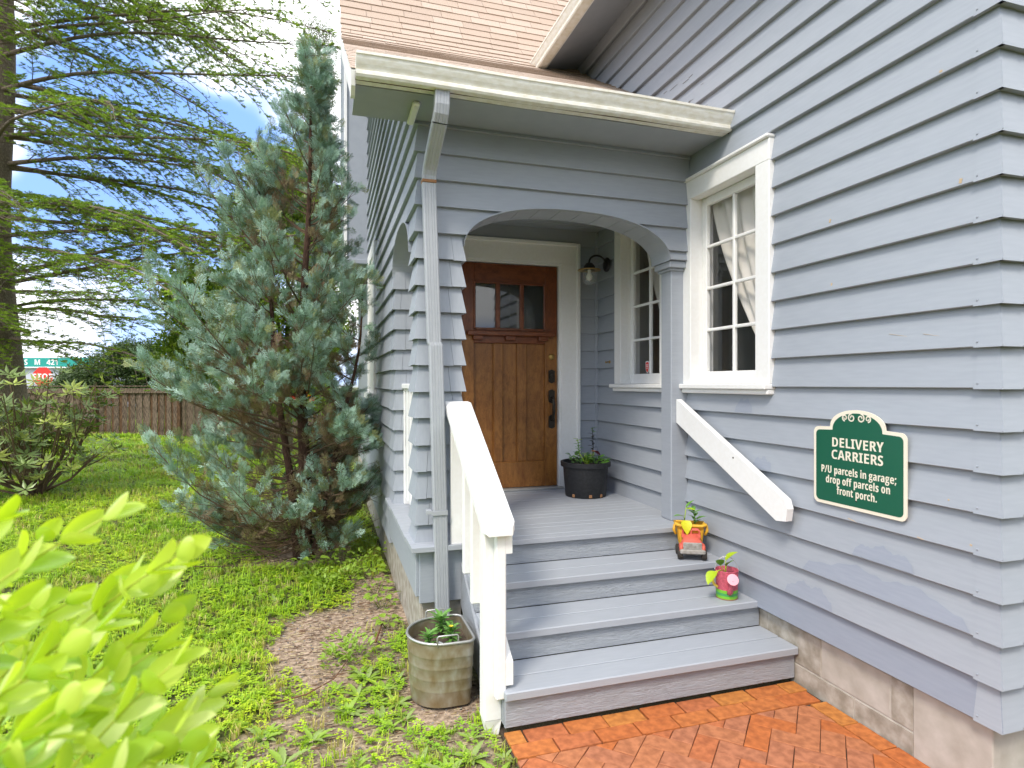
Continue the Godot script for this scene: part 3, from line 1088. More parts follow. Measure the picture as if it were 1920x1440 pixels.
func door_wall(house: Node3D) -> void:
	var w := group_part(house, "door_wall")
	box_part(w, "sheathing", v(0.74, 0.30, DA), v(1.13, 3.30, DA + 0.14), M.siding, 0.001)
	box_part(w, "sheathing", v(2.10, 0.30, DA), v(2.49, 3.30, DA + 0.14), M.siding, 0.001)
	box_part(w, "sheathing", v(1.13, 2.80, DA), v(2.10, 3.30, DA + 0.14), M.siding, 0.001)
	for k in 20:
		var y0 := 0.325 + C * (k + 1)
		if y0 + 0.03 < DECK:
			continue
		if y0 > 3.10:
			break
		var segs := [[2.272, 2.468], [0.76, 0.985]]
		if y0 + C > 2.96:
			segs = [[0.76, 2.468]]
		for s in segs:
			part(w, "clapboard", board(v(s[0], 0, DA), v(s[1], 0, DA), Vector3(0, 0, 1), y0, C + 0.018, 0.006, 0.026), M.siding)
	box_part(w, "corner_bead", v(2.438, DECK, DA - 0.03), v(2.468, 3.08, DA - 0.004), M.siding, 0.004)
	# ceiling boards
	var ceil := group_part(house, "porch_ceiling")
	for i in 13:
		var a := 3.92 + i * 0.1
		box_part(ceil, "ceiling_board", v(0.6, 3.09 + jig(0.001), a), v(2.47, 3.11, a + 0.097), M.porch_ceiling, 0.003)
	# casing
	var f := group_part(house, "door_casing")
	var ca := DA - 0.03
	box_part(f, "jamb_casing", v(2.085, DECK, ca), v(2.265, 2.77, DA + 0.01), M.white, 0.003)
	box_part(f, "jamb_casing", v(0.99, DECK, ca), v(1.14, 2.77, DA + 0.01), M.white, 0.003)
	box_part(f, "head_casing", v(0.99, 2.77, ca), v(2.265, 2.955, DA + 0.01), M.white, 0.003)
	# raised backband and inner stop
	box_part(f, "backband", v(2.238, DECK + 0.001, ca - 0.016), v(2.274, 2.962, DA), M.white, 0.005)
	box_part(f, "backband", v(0.98, 2.932, ca - 0.016), v(2.238, 2.965, DA), M.white, 0.005)
	box_part(f, "stop", v(2.062, DECK + 0.02, ca + 0.004), v(2.085, 2.765, DA + 0.06), M.white, 0.002)
	box_part(f, "stop", v(1.14, 2.745, ca + 0.004), v(2.062, 2.77, DA + 0.06), M.white, 0.002)
	box_part(f, "threshold", v(1.12, DECK + 0.001, DA - 0.06), v(2.10, DECK + 0.022, DA + 0.08), M.threshold, 0.006)
	# the oak door
	var d := group_part(house, "front_door")
	var x0 := 1.145
	var x1 := 2.055
	var z0 := DA + 0.005
	var z1 := DA + 0.05
	var b := DECK + 0.026
	var t := 2.738
	for e in 2:
		var sx := x0 if e == 0 else x1 - 0.115
		box_part(d, "stile", v(sx, b, z0), v(sx + 0.115, 2.10, z1), M.oak, 0.002)
		box_part(d, "stile", v(sx, 2.10, z0), v(sx + 0.115, t, z1), M.oak_red, 0.002)
	var lx := x0 + 0.115
	var rx := x1 - 0.115
	box_part(d, "top_rail", v(lx, t - 0.17, z0), v(rx, t, z1), M.oak_across, 0.004)
	box_part(d, "lock_rail", v(lx, 2.02, z0), v(rx, 2.145, z1), M.oak_across, 0.004)
	box_part(d, "bottom_rail", v(lx, b, z0), v(rx, b + 0.235, z1), M.oak, 0.004)
	# three lights
	var gy0 := 2.145
	var gy1 := t - 0.17
	var gw := (rx - lx) / 3.0
	for i in 3:
		var px := lx + gw * i
		if i > 0:
			box_part(d, "mullion", v(px - 0.02, gy0, z0 + 0.004), v(px + 0.02, gy1, z1), M.oak_red, 0.004)
		box_part(d, "pane", v(px + 0.012, gy0 + 0.005, z0 + 0.018), v(px + gw - 0.012, gy1 - 0.005, z0 + 0.022), M.pane, 0.0005)
	box_part(d, "glazing_bead", v(lx - 0.006, gy0, z0 - 0.008), v(lx + 0.016, gy1, z0 + 0.016), M.oak_red, 0.004)
	box_part(d, "glazing_bead", v(rx - 0.016, gy0, z0 - 0.008), v(rx + 0.006, gy1, z0 + 0.016), M.oak_red, 0.004)
	box_part(d, "glazing_bead", v(lx + 0.017, gy1 - 0.012, z0 - 0.008), v(rx - 0.017, gy1 + 0.01, z0 + 0.016), M.oak_across, 0.004)
	box_part(d, "glazing_bead", v(lx + 0.017, gy0 - 0.01, z0 - 0.008), v(rx - 0.017, gy0 + 0.012, z0 + 0.016), M.oak_across, 0.004)
	# shelf with three dentils
	box_part(d, "shelf", v(x0 + 0.045, 2.085, z0 - 0.055), v(x1 - 0.045, 2.125, z0 - 0.001), M.oak_across, 0.006)
	for i in 3:
		var px: float = [x0 + 0.10, (x0 + x1) * 0.5 - 0.05, x1 - 0.19][i]
		box_part(d, "dentil", v(px, 2.045, z0 - 0.04), v(px + 0.09, 2.084, z0 - 0.001), M.oak_across, 0.004)
	# three tall panels
	var py0 := b + 0.235
	var py1 := 2.02
	for i in 3:
		var px := lx + gw * i
		if i > 0:
			box_part(d, "mullion", v(px - 0.045, py0, z0), v(px + 0.045, py1, z1), M.oak, 0.006)
		var pl := px + (0.045 if i > 0 else 0.0)
		var pr := px + gw - (0.045 if i < 2 else 0.0)
		box_part(d, "panel", v(pl, py0, z0 + 0.026), v(pr, py1, z0 + 0.038), M.oak, 0.001)
	# lockset
	var hx := x1 - 0.055
	var st := begin()
	var esc := PackedVector2Array([Vector2(-0.03, -0.05), Vector2(0, -0.065), Vector2(0.03, -0.05), Vector2(0.03, 0.05), Vector2(0, 0.065), Vector2(-0.03, 0.05)])
	prism(st, esc, v(hx, 1.72, z0 - 0.012), Vector3.RIGHT, Vector3.UP, v(0, 0, 0.012))
	lathe(st, [Vector2(0.022, 0), Vector2(0.022, 0.016), Vector2(0.0, 0.018)], 16, v(hx, 1.72, z0 - 0.012), Basis(Vector3.RIGHT, PI / 2))
	part(d, "deadbolt", done(st), M.bronze)
	st = begin()
	prism(st, esc, v(hx, 1.535, z0 - 0.012), Vector3.RIGHT, Vector3.UP, v(0, 0, 0.012))
	prism(st, esc, v(hx, 1.30, z0 - 0.012), Vector3.RIGHT, Vector3.UP, v(0, 0, 0.012))
	tube(st, [v(hx, 1.52, z0 - 0.01), v(hx, 1.51, z0 - 0.05), v(hx, 1.46, z0 - 0.068), v(hx, 1.40, z0 - 0.066), v(hx, 1.33, z0 - 0.045), v(hx, 1.315, z0 - 0.01)], [0.012, 0.012, 0.015, 0.016, 0.012, 0.011], 10)
	part(d, "handle", done(st), M.bronze)
	st = begin(true)
	lathe(st, [Vector2(0.028, 0), Vector2(0.028, 0.006), Vector2(0.016, 0.012), Vector2(0.0, 0.014)], 16, v(hx, 1.90, z0), Basis(Vector3.RIGHT, PI / 2))
	part(d, "upper_lock", done(st), M.brass)

func porch_floor_and_steps(house: Node3D) -> void:
	var deck := group_part(house, "porch_deck")
	var a := 3.555
	while a < DA - 0.02:
		var wd := minf(0.092, DA - 0.005 - a)
		box_part(deck, "deck_board", v(0.478 + jig(0.004), DECK - 0.032, a), v(2.452, DECK + jig(0.0012), a + wd - 0.0035), M.deck, 0.002)
		a += 0.092
	box_part(deck, "underlay", v(0.56, DECK - 0.06, 3.62), v(2.48, DECK - 0.033, DA), M.soffit, 0.001)
	# skirt under the deck
	var sk := group_part(house, "porch_skirt")
	box_part(sk, "skirt_board", v(0.535, 0.325, 3.615), v(0.806, DECK - 0.034, 3.64), M.siding, 0.004)
	box_part(sk, "skirt_board", v(0.515, 0.36, 3.642), v(0.54, DECK - 0.034, DA + 0.1), M.siding, 0.004)
	# four steps, the deck being the last
	var stairs := group_part(house, "front_steps")
	var nose := [2.69, 2.975, 3.262, 3.555]
	var tops := [0.20, 0.36, 0.52, DECK]
	for i in 3:
		var top: float = tops[i]
		var x1 := 2.486 if i == 0 else 2.452
		var d0: float = nose[i]
		var d1: float = nose[i + 1] + 0.028
		var mid := d0 + 0.152
		box_part(stairs, "tread", v(0.802, top - 0.042, d0), v(x1, top, mid - 0.0025), M.deck, 0.005)
		box_part(stairs, "tread", v(0.802, top - 0.042, mid + 0.0025), v(x1, top + 0.001, d1 - 0.001), M.deck, 0.003)
	for i in 4:
		var lo: float = 0.02 if i == 0 else tops[i - 1] + 0.002
		var hi: float = tops[i] - (0.043 if i < 3 else 0.034)
		var ra: float = nose[i] + 0.028
		box_part(stairs, "riser", v(0.806, lo, ra), v(2.484 if i < 2 else 2.452, hi, ra + 0.02), M.riser, 0.003)
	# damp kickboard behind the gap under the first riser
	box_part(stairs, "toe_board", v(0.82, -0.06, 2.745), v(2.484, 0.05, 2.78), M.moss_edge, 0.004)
	# stringer on the open side
	var st := begin()
	var poly := PackedVector2Array([Vector2(2.735, 0.03), Vector2(2.735, 0.155), Vector2(3.02, 0.155), Vector2(3.02, 0.315), Vector2(3.305, 0.315), Vector2(3.305, 0.475), Vector2(3.60, 0.475), Vector2(3.60, 0.64), Vector2(3.63, 0.64), Vector2(3.63, 0.03)])
	prism(st, poly, v(0.804, 0, 0), Vector3(0, 0, -1), Vector3.UP, Vector3(0.03, 0, 0))
	part(stairs, "stringer", done(st), M.riser)
	st = begin()
	prism(st, PackedVector2Array([Vector2(2.90, 0.10), Vector2(3.62, 0.56), Vector2(3.62, 0.30), Vector2(3.12, 0.02), Vector2(2.90, 0.02)]), v(0.788, 0, 0), Vector3(0, 0, -1), Vector3.UP, Vector3(0.014, 0, 0))
	part(stairs, "stringer", done(st), M.riser)

func slope_board(x0: float, x1: float, a0: float, y0: float, a1: float, y1: float, t: float, clip := 0.0) -> ArrayMesh:
	# board with its top edge running from (a0, y0) to (a1, y1), vertical thickness t; the low end's corners may be clipped
	var st := begin()
	var poly: PackedVector2Array
	if clip > 0.0:
		# outline seen from above, sheared up the slope
		poly = PackedVector2Array([Vector2(x0 + clip, a0), Vector2(x1 - clip * 0.6, a0), Vector2(x1, a0 + clip), Vector2(x1, a1 - clip * 0.4), Vector2(x1 - clip * 0.5, a1), Vector2(x0, a1), Vector2(x0, a0 + clip * 1.2)])
	else:
		poly = PackedVector2Array([Vector2(x0, a0), Vector2(x1, a0), Vector2(x1, a1), Vector2(x0, a1)])
	var slope := (y1 - y0) / (a1 - a0)
	var c2 := Vector2((x0 + x1) * 0.5, (a0 + a1) * 0.5)
	var cen := v(c2.x, (y0 + y1) * 0.5 - t * 0.5, c2.y)
	var bev := 0.004
	var p3 := func(p: Vector2, dy: float) -> Vector3:
		return v(p.x, y0 + slope * (p.y - a0) + dy, p.y)
	var n := poly.size()
	for i in n:
		var p := poly[i]
		var q := poly[(i + 1) % n]
		var pi := p + Vector2(signf(c2.x - p.x), signf(c2.y - p.y)) * bev
		var qi := q + Vector2(signf(c2.x - q.x), signf(c2.y - q.y)) * bev
		quad(st, p3.call(p, -t), p3.call(q, -t), p3.call(q, -bev), p3.call(p, -bev), cen)
		quad(st, p3.call(p, -bev), p3.call(q, -bev), p3.call(qi, 0.0), p3.call(pi, 0.0), cen)
		tri(st, p3.call(pi, 0.0), p3.call(qi, 0.0), p3.call(c2, 0.0), cen - Vector3.UP * 0.3)
		tri(st, p3.call(p, -t), p3.call(q, -t), p3.call(c2, -t), cen + Vector3.UP * 0.3)
	return done(st)

func railings(house: Node3D) -> void:
	var r := group_part(house, "stair_railing")
	part(r, "cap_rail", slope_board(0.692, 0.853, 2.685, 0.985, 3.625, 1.545, 0.045, 0.03), M.white)
	var y_under := func(a: float) -> float: return 0.985 + (a - 2.685) * (1.545 - 0.985) / (3.625 - 2.685) - 0.046
	# newel with clipped foot
	var st := begin()
	var top: float = y_under.call(2.77)
	add_cbox(st, v(0.7625, (top + 0.035) * 0.5, 2.815), Vector3(0.089, top - 0.035, 0.089), 0.006)
	part(r, "newel", done(st), M.white)
	st = begin()
	hexa(st, [v(0.735, -0.04, 2.79), v(0.79, -0.04, 2.775), v(0.79, -0.04, 2.84), v(0.735, -0.04, 2.84), v(0.72, 0.036, 2.773), v(0.805, 0.036, 2.773), v(0.805, 0.036, 2.858), v(0.72, 0.036, 2.858)])
	part(r, "newel_foot", done(st), M.white)
	# flat board up the front of the newel
	st = begin()
	add_cbox(st, v(0.79, (top + 0.145) * 0.5, 2.745), Vector3(0.05, top - 0.165, 0.045), 0.006)
	part(r, "newel_board", done(st), M.white)
	# balusters outside the stringer
	for b in [[3.60, 0.652], [3.255, 0.60], [3.065, 0.50]]:
		var t: float = y_under.call(b[0] - 0.02)
		box_part(r, "baluster", v(0.722, b[1], b[0] - 0.018), v(0.80, t, b[0] + 0.02), M.white, 0.006)
	# upper and lower rails on the inner side
	part(r, "upper_rail", slope_board(0.811, 0.845, 2.725, 0.955, 3.59, 1.46, 0.11), M.white)
	part(r, "lower_rail", slope_board(0.811, 0.849, 2.725, 0.335, 3.56, 0.86, 0.115), M.white)
	for a in [3.0, 3.2, 3.4]:
		var lo: float = 0.335 + (a - 2.725) * 0.629 - 0.06
		box_part(r, "baluster", v(0.818, lo, a), v(0.84, y_under.call(a) - 0.002, a + 0.04), M.white, 0.003)
	# the board fixed to the half column
	var h := group_part(house, "wall_handrail")
	st = begin()
	var poly := PackedVector2Array([Vector2(3.722, 1.378), Vector2(3.722, 1.542), Vector2(2.668, 1.022), Vector2(2.650, 0.975), Vector2(2.662, 0.906), Vector2(2.735, 0.895)])
	prism(st, poly, v(2.372, 0, 0), Vector3(0, 0, -1), Vector3.UP, Vector3(0.042, 0, 0))
	part(h, "rail_board", done(st), M.white)
	st = begin()
	lathe(st, [Vector2(0.006, 0), Vector2(0.005, 0.002), Vector2(0, 0.002)], 8, v(2.372, 1.20, 3.10), Basis(Vector3.BACK, PI / 2))
	part(h, "screw", done(st), M.bronze)
	for a in [2.85, 3.4]:
		box_part(h, "bracket", v(2.414, 0.97 + (a - 2.7) * 0.49, a), v(2.47, 1.0 + (a - 2.7) * 0.49, a + 0.03), M.white, 0.002)
	# side railing of the porch, between column and pier
	var s := group_part(house, "side_railing")
	box_part(s, "cap_rail", v(0.585, 1.612, 3.95), v(0.70, 1.652, 4.95), M.white, 0.005)
	box_part(s, "bottom_rail", v(0.615, DECK + 0.06, 3.95), v(0.665, DECK + 0.13, 4.95), M.white, 0.004)
	for i in 6:
		var a := 4.02 + i * 0.17
		box_part(s, "baluster", v(0.603, DECK + 0.055, a), v(0.616, 1.612, a + 0.1), M.white, 0.003)
	box_part(s, "end_post", v(0.60, DECK + 0.002, 4.87), v(0.69, 1.612, 4.945), M.white, 0.004)

func roof_and_gutters(house: Node3D) -> void:
	var roof := group_part(house, "porch_roof")
	var pts := roof_line()
	var x0 := 0.125
	var x1 := 2.95
	# sheathing
	var st := begin()
	for i in pts.size() - 1:
		var p: Vector2 = pts[i]
		var q: Vector2 = pts[i + 1]
		hexa(st, [v(x0 + 0.02, p.y - 0.012, p.x), v(x1, p.y - 0.012, p.x), v(x1, q.y - 0.012, q.x), v(x0 + 0.02, q.y - 0.012, q.x), v(x0 + 0.02, p.y - 0.06, p.x), v(x1, p.y - 0.06, p.x), v(x1, q.y - 0.06, q.x), v(x0 + 0.02, q.y - 0.06, q.x)])
	part(roof, "sheathing", done(st), M.roof_felt)
	var rest := []
	for i in pts.size() - 2:
		var p: Vector2 = pts[i]
		var q: Vector2 = pts[i + 1]
		var e := (q - p).normalized()
		var nn := Vector2(-e.y, e.x)
		var x := x0 - rng.randf_range(0.0, 0.25)
		var field := p.x < 4.75
		while x < x1:
			var wd := 0.30 + jig(0.02)
			var a := maxf(x, x0 + jig(0.006)) + 0.0016
			var b := minf(x + wd, x1) - 0.0016
			if b - a > 0.02:
				st = begin()
				var th := 0.0045 + jig(0.0008) if field else 0.012 + jig(0.002)
				var lo := p - e * (0.004 + jig(0.0035)) + nn * th
				var lob := lo - nn * (th - 0.0015)
				var hi := q + e * 0.03 + nn * 0.002
				var sk := jig(0.002)
				hexa(st, [v(a, lo.y, lo.x), v(b, lo.y + sk, lo.x), v(b, hi.y, hi.x), v(a, hi.y, hi.x), v(a, lob.y, lob.x), v(b, lob.y + sk, lob.x), v(b, hi.y - 0.004, hi.x), v(a, hi.y - 0.004, hi.x)])
				if field and a > 0.5:
					rest.append(st)
				else:
					part(roof, "shingle", done(st), M["shingle%d" % rng.randi_range(0, 4)])
			x += wd
	# the shallow courses that lie behind the gutter
	st = begin()
	for q in rest:
		st.append_from(done(q), 0, Transform3D.IDENTITY)
	part(roof, "shingle_field", st.commit(), M.shingle0).set_meta("kind", "stuff")
	# rake board on the left, its foot rounded off
	st = begin()
	var rk := PackedVector2Array()
	for i in pts.size():
		rk.append(Vector2(pts[i].x, pts[i].y - 0.005))
	for i in range(pts.size() - 1, 0, -1):
		rk.append(Vector2(pts[i].x + 0.10, pts[i].y - 0.10))
	rk.append(Vector2(3.40, 3.215))
	rk.append(Vector2(3.34, 3.205))
	rk.append(Vector2(3.29, 3.235))
	prism(st, dedupe(rk), v(0.125, 0, 0), Vector3(0, 0, -1), Vector3.UP, Vector3(0.022, 0, 0))
	part(roof, "rake_board", done(st), M.white)
	# boxed soffit behind the gutter
	box_part(roof, "soffit", v(0.147, 3.262, 3.34), v(2.45, 3.285, FA + 0.02), M.soffit, 0.002)
	box_part(roof, "fascia", v(0.15, 3.285, 3.335), v(2.46, 3.385, 3.36), M.white, 0.002)
	box_part(roof, "soffit_bracket", v(0.47, 3.235, 3.42), v(0.512, 3.262, 3.70), M.white, 0.008)
	box_part(roof, "back_slope", v(0.3, 7.3, 7.7), v(6.5, 7.4, 11.0), M.roof_felt, 0.01)
	gutter(house, "porch_gutter", Vector3.RIGHT, v(0.15, 0, 0), 2.306, Vector3(0, 0, -1), 3.195, 3.258, 0.125)
	# the wing: soffit, eave gutter, roof
	var wing := group_part(house, "wing_eave")
	st = begin()
	hexa(st, [v(2.03, 4.70, 1.2), v(2.49, 4.86, 1.2), v(2.49, 4.86, 7.4), v(2.03, 4.70, 7.4), v(2.03, 4.72, 1.2), v(2.49, 4.88, 1.2), v(2.49, 4.88, 7.4), v(2.03, 4.72, 7.4)])
	part(wing, "soffit", done(st), M.soffit)
	box_part(wing, "frieze", v(2.430, 4.72, 1.66), v(2.447, 4.843, 7.4), M.siding, 0.003)
	box_part(wing, "fascia", v(2.01, 4.69, 1.2), v(2.029, 4.84, 7.4), M.white, 0.002)
	st = begin()
	hexa(st, [v(1.96, 4.83, 1.15), v(7.0, 8.2, 1.15), v(7.0, 8.2, 9.0), v(1.96, 4.83, 9.0), v(1.96, 4.87, 1.15), v(7.0, 8.26, 1.15), v(7.0, 8.26, 9.0), v(1.96, 4.87, 9.0)])
	part(wing, "roof_slope", done(st), M.shingle1)
	gutter(house, "wing_gutter", Vector3(0, 0, -1), v(0, 0, 1.15), 6.2, Vector3.RIGHT, 1.90, 4.675, 0.107)

func gutter(house: Node3D, called: String, d: Vector3, o: Vector3, run: float, inw: Vector3, front: float, bottom: float, depth: float) -> void:
	# K-style trough: profile in (inward, up), swept along d
	var prof := [Vector2(0.012, 0.118), Vector2(0.0, 0.118), Vector2(0.0, 0.104), Vector2(0.006, 0.100), Vector2(0.010, 0.085), Vector2(0.020, 0.062), Vector2(0.030, 0.045), Vector2(0.034, 0.036), Vector2(0.026, 0.030), Vector2(0.026, 0.012), Vector2(0.034, 0.0), Vector2(depth, 0.0), Vector2(depth, 0.125), Vector2(depth - 0.004, 0.125), Vector2(depth - 0.004, 0.004), Vector2(0.037, 0.004), Vector2(0.032, 0.012), Vector2(0.032, 0.03), Vector2(0.039, 0.036), Vector2(0.034, 0.048), Vector2(0.014, 0.088), Vector2(0.012, 0.108)]
	var g := group_part(house, called)
	var st := begin()
	var base := o + inw * front + Vector3.UP * bottom
	var n := 14
	for k in n:
		for i in prof.size():
			var p: Vector2 = prof[i]
			var q: Vector2 = prof[(i + 1) % prof.size()]
			var e := q - p
			var out2 := Vector2(-e.y, e.x)
			var s0 := run * k / n
			var s1 := run * (k + 1) / n
			var w0 := Vector3.UP * 0.0025 * sin(s0 * 5.0)
			var w1 := Vector3.UP * 0.0025 * sin(s1 * 5.0)
			var a := base + inw * p.x + Vector3.UP * p.y
			var b := base + inw * q.x + Vector3.UP * q.y
			var mid := (a + b) * 0.5 + d * (s0 + s1) * 0.5
			var out3 := inw * out2.x + Vector3.UP * out2.y
			quad(st, a + d * s0 + w0, b + d * s0 + w0, b + d * s1 + w1, a + d * s1 + w1, mid + out3.normalized())
	part(g, "trough", done(st), M.gutter)
	var cap := PackedVector2Array()
	for i in 13:
		cap.append(prof[i])
	for e in 2:
		st = begin()
		prism(st, cap, base + d * (-0.003 if e == 0 else run + 0.0005), inw, Vector3.UP, d * 0.0025)
		part(g, "end_cap", done(st), M.gutter)

func downspout(house: Node3D) -> void:
	var g := group_part(house, "downspout")
	# rectangular pipe with rounded ribs on its face
	var pipe := func(pts: Array, called: String) -> void:
		var st := begin()
		var w := 0.082
		var t := 0.056
		var loop := [Vector2(-0.5, -0.4), Vector2(-0.42, -0.5), Vector2(-0.34, -0.5), Vector2(-0.31, -0.46), Vector2(-0.28, -0.5), Vector2(-0.16, -0.5), Vector2(-0.13, -0.46), Vector2(-0.10, -0.5), Vector2(0.08, -0.5), Vector2(0.11, -0.46), Vector2(0.14, -0.5), Vector2(0.26, -0.5), Vector2(0.29, -0.46), Vector2(0.32, -0.5), Vector2(0.42, -0.5), Vector2(0.5, -0.4), Vector2(0.5, 0.42), Vector2(0.42, 0.5), Vector2(-0.42, 0.5), Vector2(-0.5, 0.42)]
		var rings := []
		for i in pts.size():
			var d: Vector3 = (pts[mini(i + 1, pts.size() - 1)] - pts[maxi(i - 1, 0)]).normalized()
			var sx := (Vector3.RIGHT - d * d.x).normalized()
			var sz := d.cross(sx).normalized()
			if sz.z > 0.0:
				sz = -sz
			var ring := []
			for l in loop:
				ring.append(pts[i] + sx * l.x * w + sz * l.y * t)
			rings.append(ring)
		for i in pts.size() - 1:
			var cen: Vector3 = (pts[i] + pts[i + 1]) * 0.5
			for k in loop.size():
				var m := (k + 1) % loop.size()
				quad(st, rings[i][k], rings[i][m], rings[i + 1][m], rings[i + 1][k], cen)
		part(g, called, done(st), M.downspout)
	pipe.call([v(0.608, 3.262, 3.275), v(0.608, 3.19, 3.278), v(0.606, 3.15, 3.29), v(0.603, 3.115, 3.318)], "elbow")
	pipe.call([v(0.603, 3.116, 3.317), v(0.592, 2.965, 3.535)], "offset_pipe")
	pipe.call([v(0.592, 2.966, 3.534), v(0.59, 2.935, 3.565), v(0.588, 2.90, 3.582), v(0.587, 2.86, 3.588)], "elbow")
	pipe.call([v(0.587, 2.87, 3.592), v(0.62, 1.9, 3.592), v(0.628, 1.88, 3.588), v(0.668, 0.24, 3.575)], "pipe")
	box_part(g, "rust_band", v(0.5445, 2.853, 3.558), v(0.6295, 2.872, 3.619), M.rust, 0.002)
	var st := begin()
	add_cbox(st, v(0.645, 0.88, 3.545), Vector3(0.10, 0.028, 0.004), 0.001)
	add_cbox(st, v(0.585, 0.885, 3.575), Vector3(0.03, 0.024, 0.05), 0.001)
	part(g, "strap", done(st), M.downspout)

func foundation(house: Node3D) -> void:
	var f := group_part(house, "foundation")
	# blocks under the side wall, two courses, and a rendered stretch at the corner
	box_part(f, "core", v(2.505, -0.3, 1.72), v(2.66, 0.33, 5.2), M.concrete, 0.001)
	for r in 2:
		var y0 := -0.10 + r * 0.205
		var a := 1.93 - 0.2 * r
		while a < 3.4:
			var a1 := a + 0.405
			if a1 > 2.02:
				box_part(f, "concrete_block", v(2.490 + jig(0.0012), y0, maxf(a, 2.02)), v(2.52, y0 + 0.198, a1 - 0.006), M.concrete if rng.randf() < 0.6 else M.concrete_pale, 0.003)
			a = a1
	box_part(f, "render_coat", v(2.484, -0.12, 1.682), v(2.53, 0.332, 2.016), M.concrete_pale, 0.004)
	box_part(f, "mortar", v(2.494, -0.12, 2.0), v(2.51, 0.322, 3.4), M.concrete_pale, 0.001)
	box_part(f, "front_wall", v(2.5, -0.2, 1.69), v(6.4, 0.33, 1.82), M.concrete_pale, 0.003)
	# under the porch
	box_part(f, "porch_footing", v(0.555, -0.2, 3.65), v(0.80, 0.335, 3.75), M.concrete, 0.004)
	box_part(f, "porch_footing", v(0.545, -0.2, 3.66), v(0.70, 0.37, 11.0), M.concrete, 0.004)

func window(house: Node3D, a0: float, a1: float) -> void:
	var w := group_part(house, "window")
	var fx := WX - 0.052    # face of the casing
	var y0 := 1.65
	var y1 := 3.093
	var cw := 0.118
	box_part(w, "side_casing", v(fx, y0, a0), v(WX + 0.02, y1 - 0.15, a0 + cw), M.white, 0.004)
	box_part(w, "side_casing", v(fx, y0, a1 - cw), v(WX + 0.02, y1 - 0.15, a1), M.white, 0.004)
	box_part(w, "head_casing", v(fx, y1 - 0.15, a0), v(WX + 0.02, y1 - 0.022, a1), M.white, 0.004)
	box_part(w, "head_moulding", v(fx - 0.02, y1 - 0.022, a0 - 0.006), v(WX + 0.02, y1, a1 + 0.006), M.white, 0.006)
	box_part(w, "sill", v(fx - 0.035, y0 - 0.032, a0 - 0.004), v(WX + 0.10, y0, a1 + 0.035), M.white, 0.005)
	box_part(w, "apron", v(fx - 0.012, y0 - 0.062, a0), v(WX + 0.02, y0 - 0.032, a1 + 0.01), M.white, 0.006)
	# jamb liners
	var jx := WX + 0.14
	box_part(w, "jamb", v(WX + 0.02, y0, a0 + 0.085), v(jx, y1 - 0.12, a0 + cw - 0.006), M.white, 0.002)
	box_part(w, "jamb", v(WX + 0.02, y0, a1 - cw + 0.006), v(jx, y1 - 0.12, a1 - 0.085), M.white, 0.002)
	box_part(w, "jamb", v(WX + 0.02, y1 - 0.144, a0 + cw - 0.005), v(jx, y1 - 0.12, a1 - cw + 0.005), M.white, 0.002)
	# sash
	var s := WX + 0.045
	var l := a0 + cw - 0.004
	var r := a1 - cw + 0.004
	var sb := y0 + 0.001
	var stp := y1 - 0.146
	var sw := 0.05
	box_part(w, "stile", v(s, sb, l), v(s + 0.035, stp, l + sw), M.white, 0.004)
	box_part(w, "stile", v(s, sb, r - sw), v(s + 0.035, stp, r), M.white, 0.004)
	box_part(w, "sash_rail", v(s, sb, l + sw), v(s + 0.035, sb + 0.085, r - sw), M.white, 0.004)
	box_part(w, "sash_rail", v(s, stp - 0.055, l + sw), v(s + 0.035, stp, r - sw), M.white, 0.004)
	var gl := l + sw
	var gr := r - sw
	var gb := sb + 0.085
	var gt := stp - 0.055
	var mid := (gl + gr) * 0.5
	box_part(w, "muntin", v(s + 0.004, gb, mid - 0.011), v(s + 0.03, gt, mid + 0.011), M.white, 0.004)
	for i in 3:
		var y := lerpf(gb, gt, (i + 1) / 4.0)
		for e in 2:
			var p0 := gl if e == 0 else mid + 0.011
			var p1 := mid - 0.011 if e == 0 else gr
			box_part(w, "muntin", v(s + 0.004, y - 0.010, p0), v(s + 0.03, y + 0.010, p1), M.white, 0.004)
	for i in 4:
		for e in 2:
			var ya := lerpf(gb, gt, i / 4.0) + (0.010 if i > 0 else 0.0)
			var yb := lerpf(gb, gt, (i + 1) / 4.0) - (0.010 if i < 3 else 0.0)
			var p0 := gl if e == 0 else mid + 0.011
			var p1 := mid - 0.011 if e == 0 else gr
			var st := begin()
			quad(st, v(s + 0.018, ya, p0), v(s + 0.018, ya, p1), v(s + 0.018 + jig(0.0006), yb, p1), v(s + 0.018 + jig(0.0006), yb, p0), v(s + 1.0, ya, p0))
			part(w, "pane", done(st), M.pane)

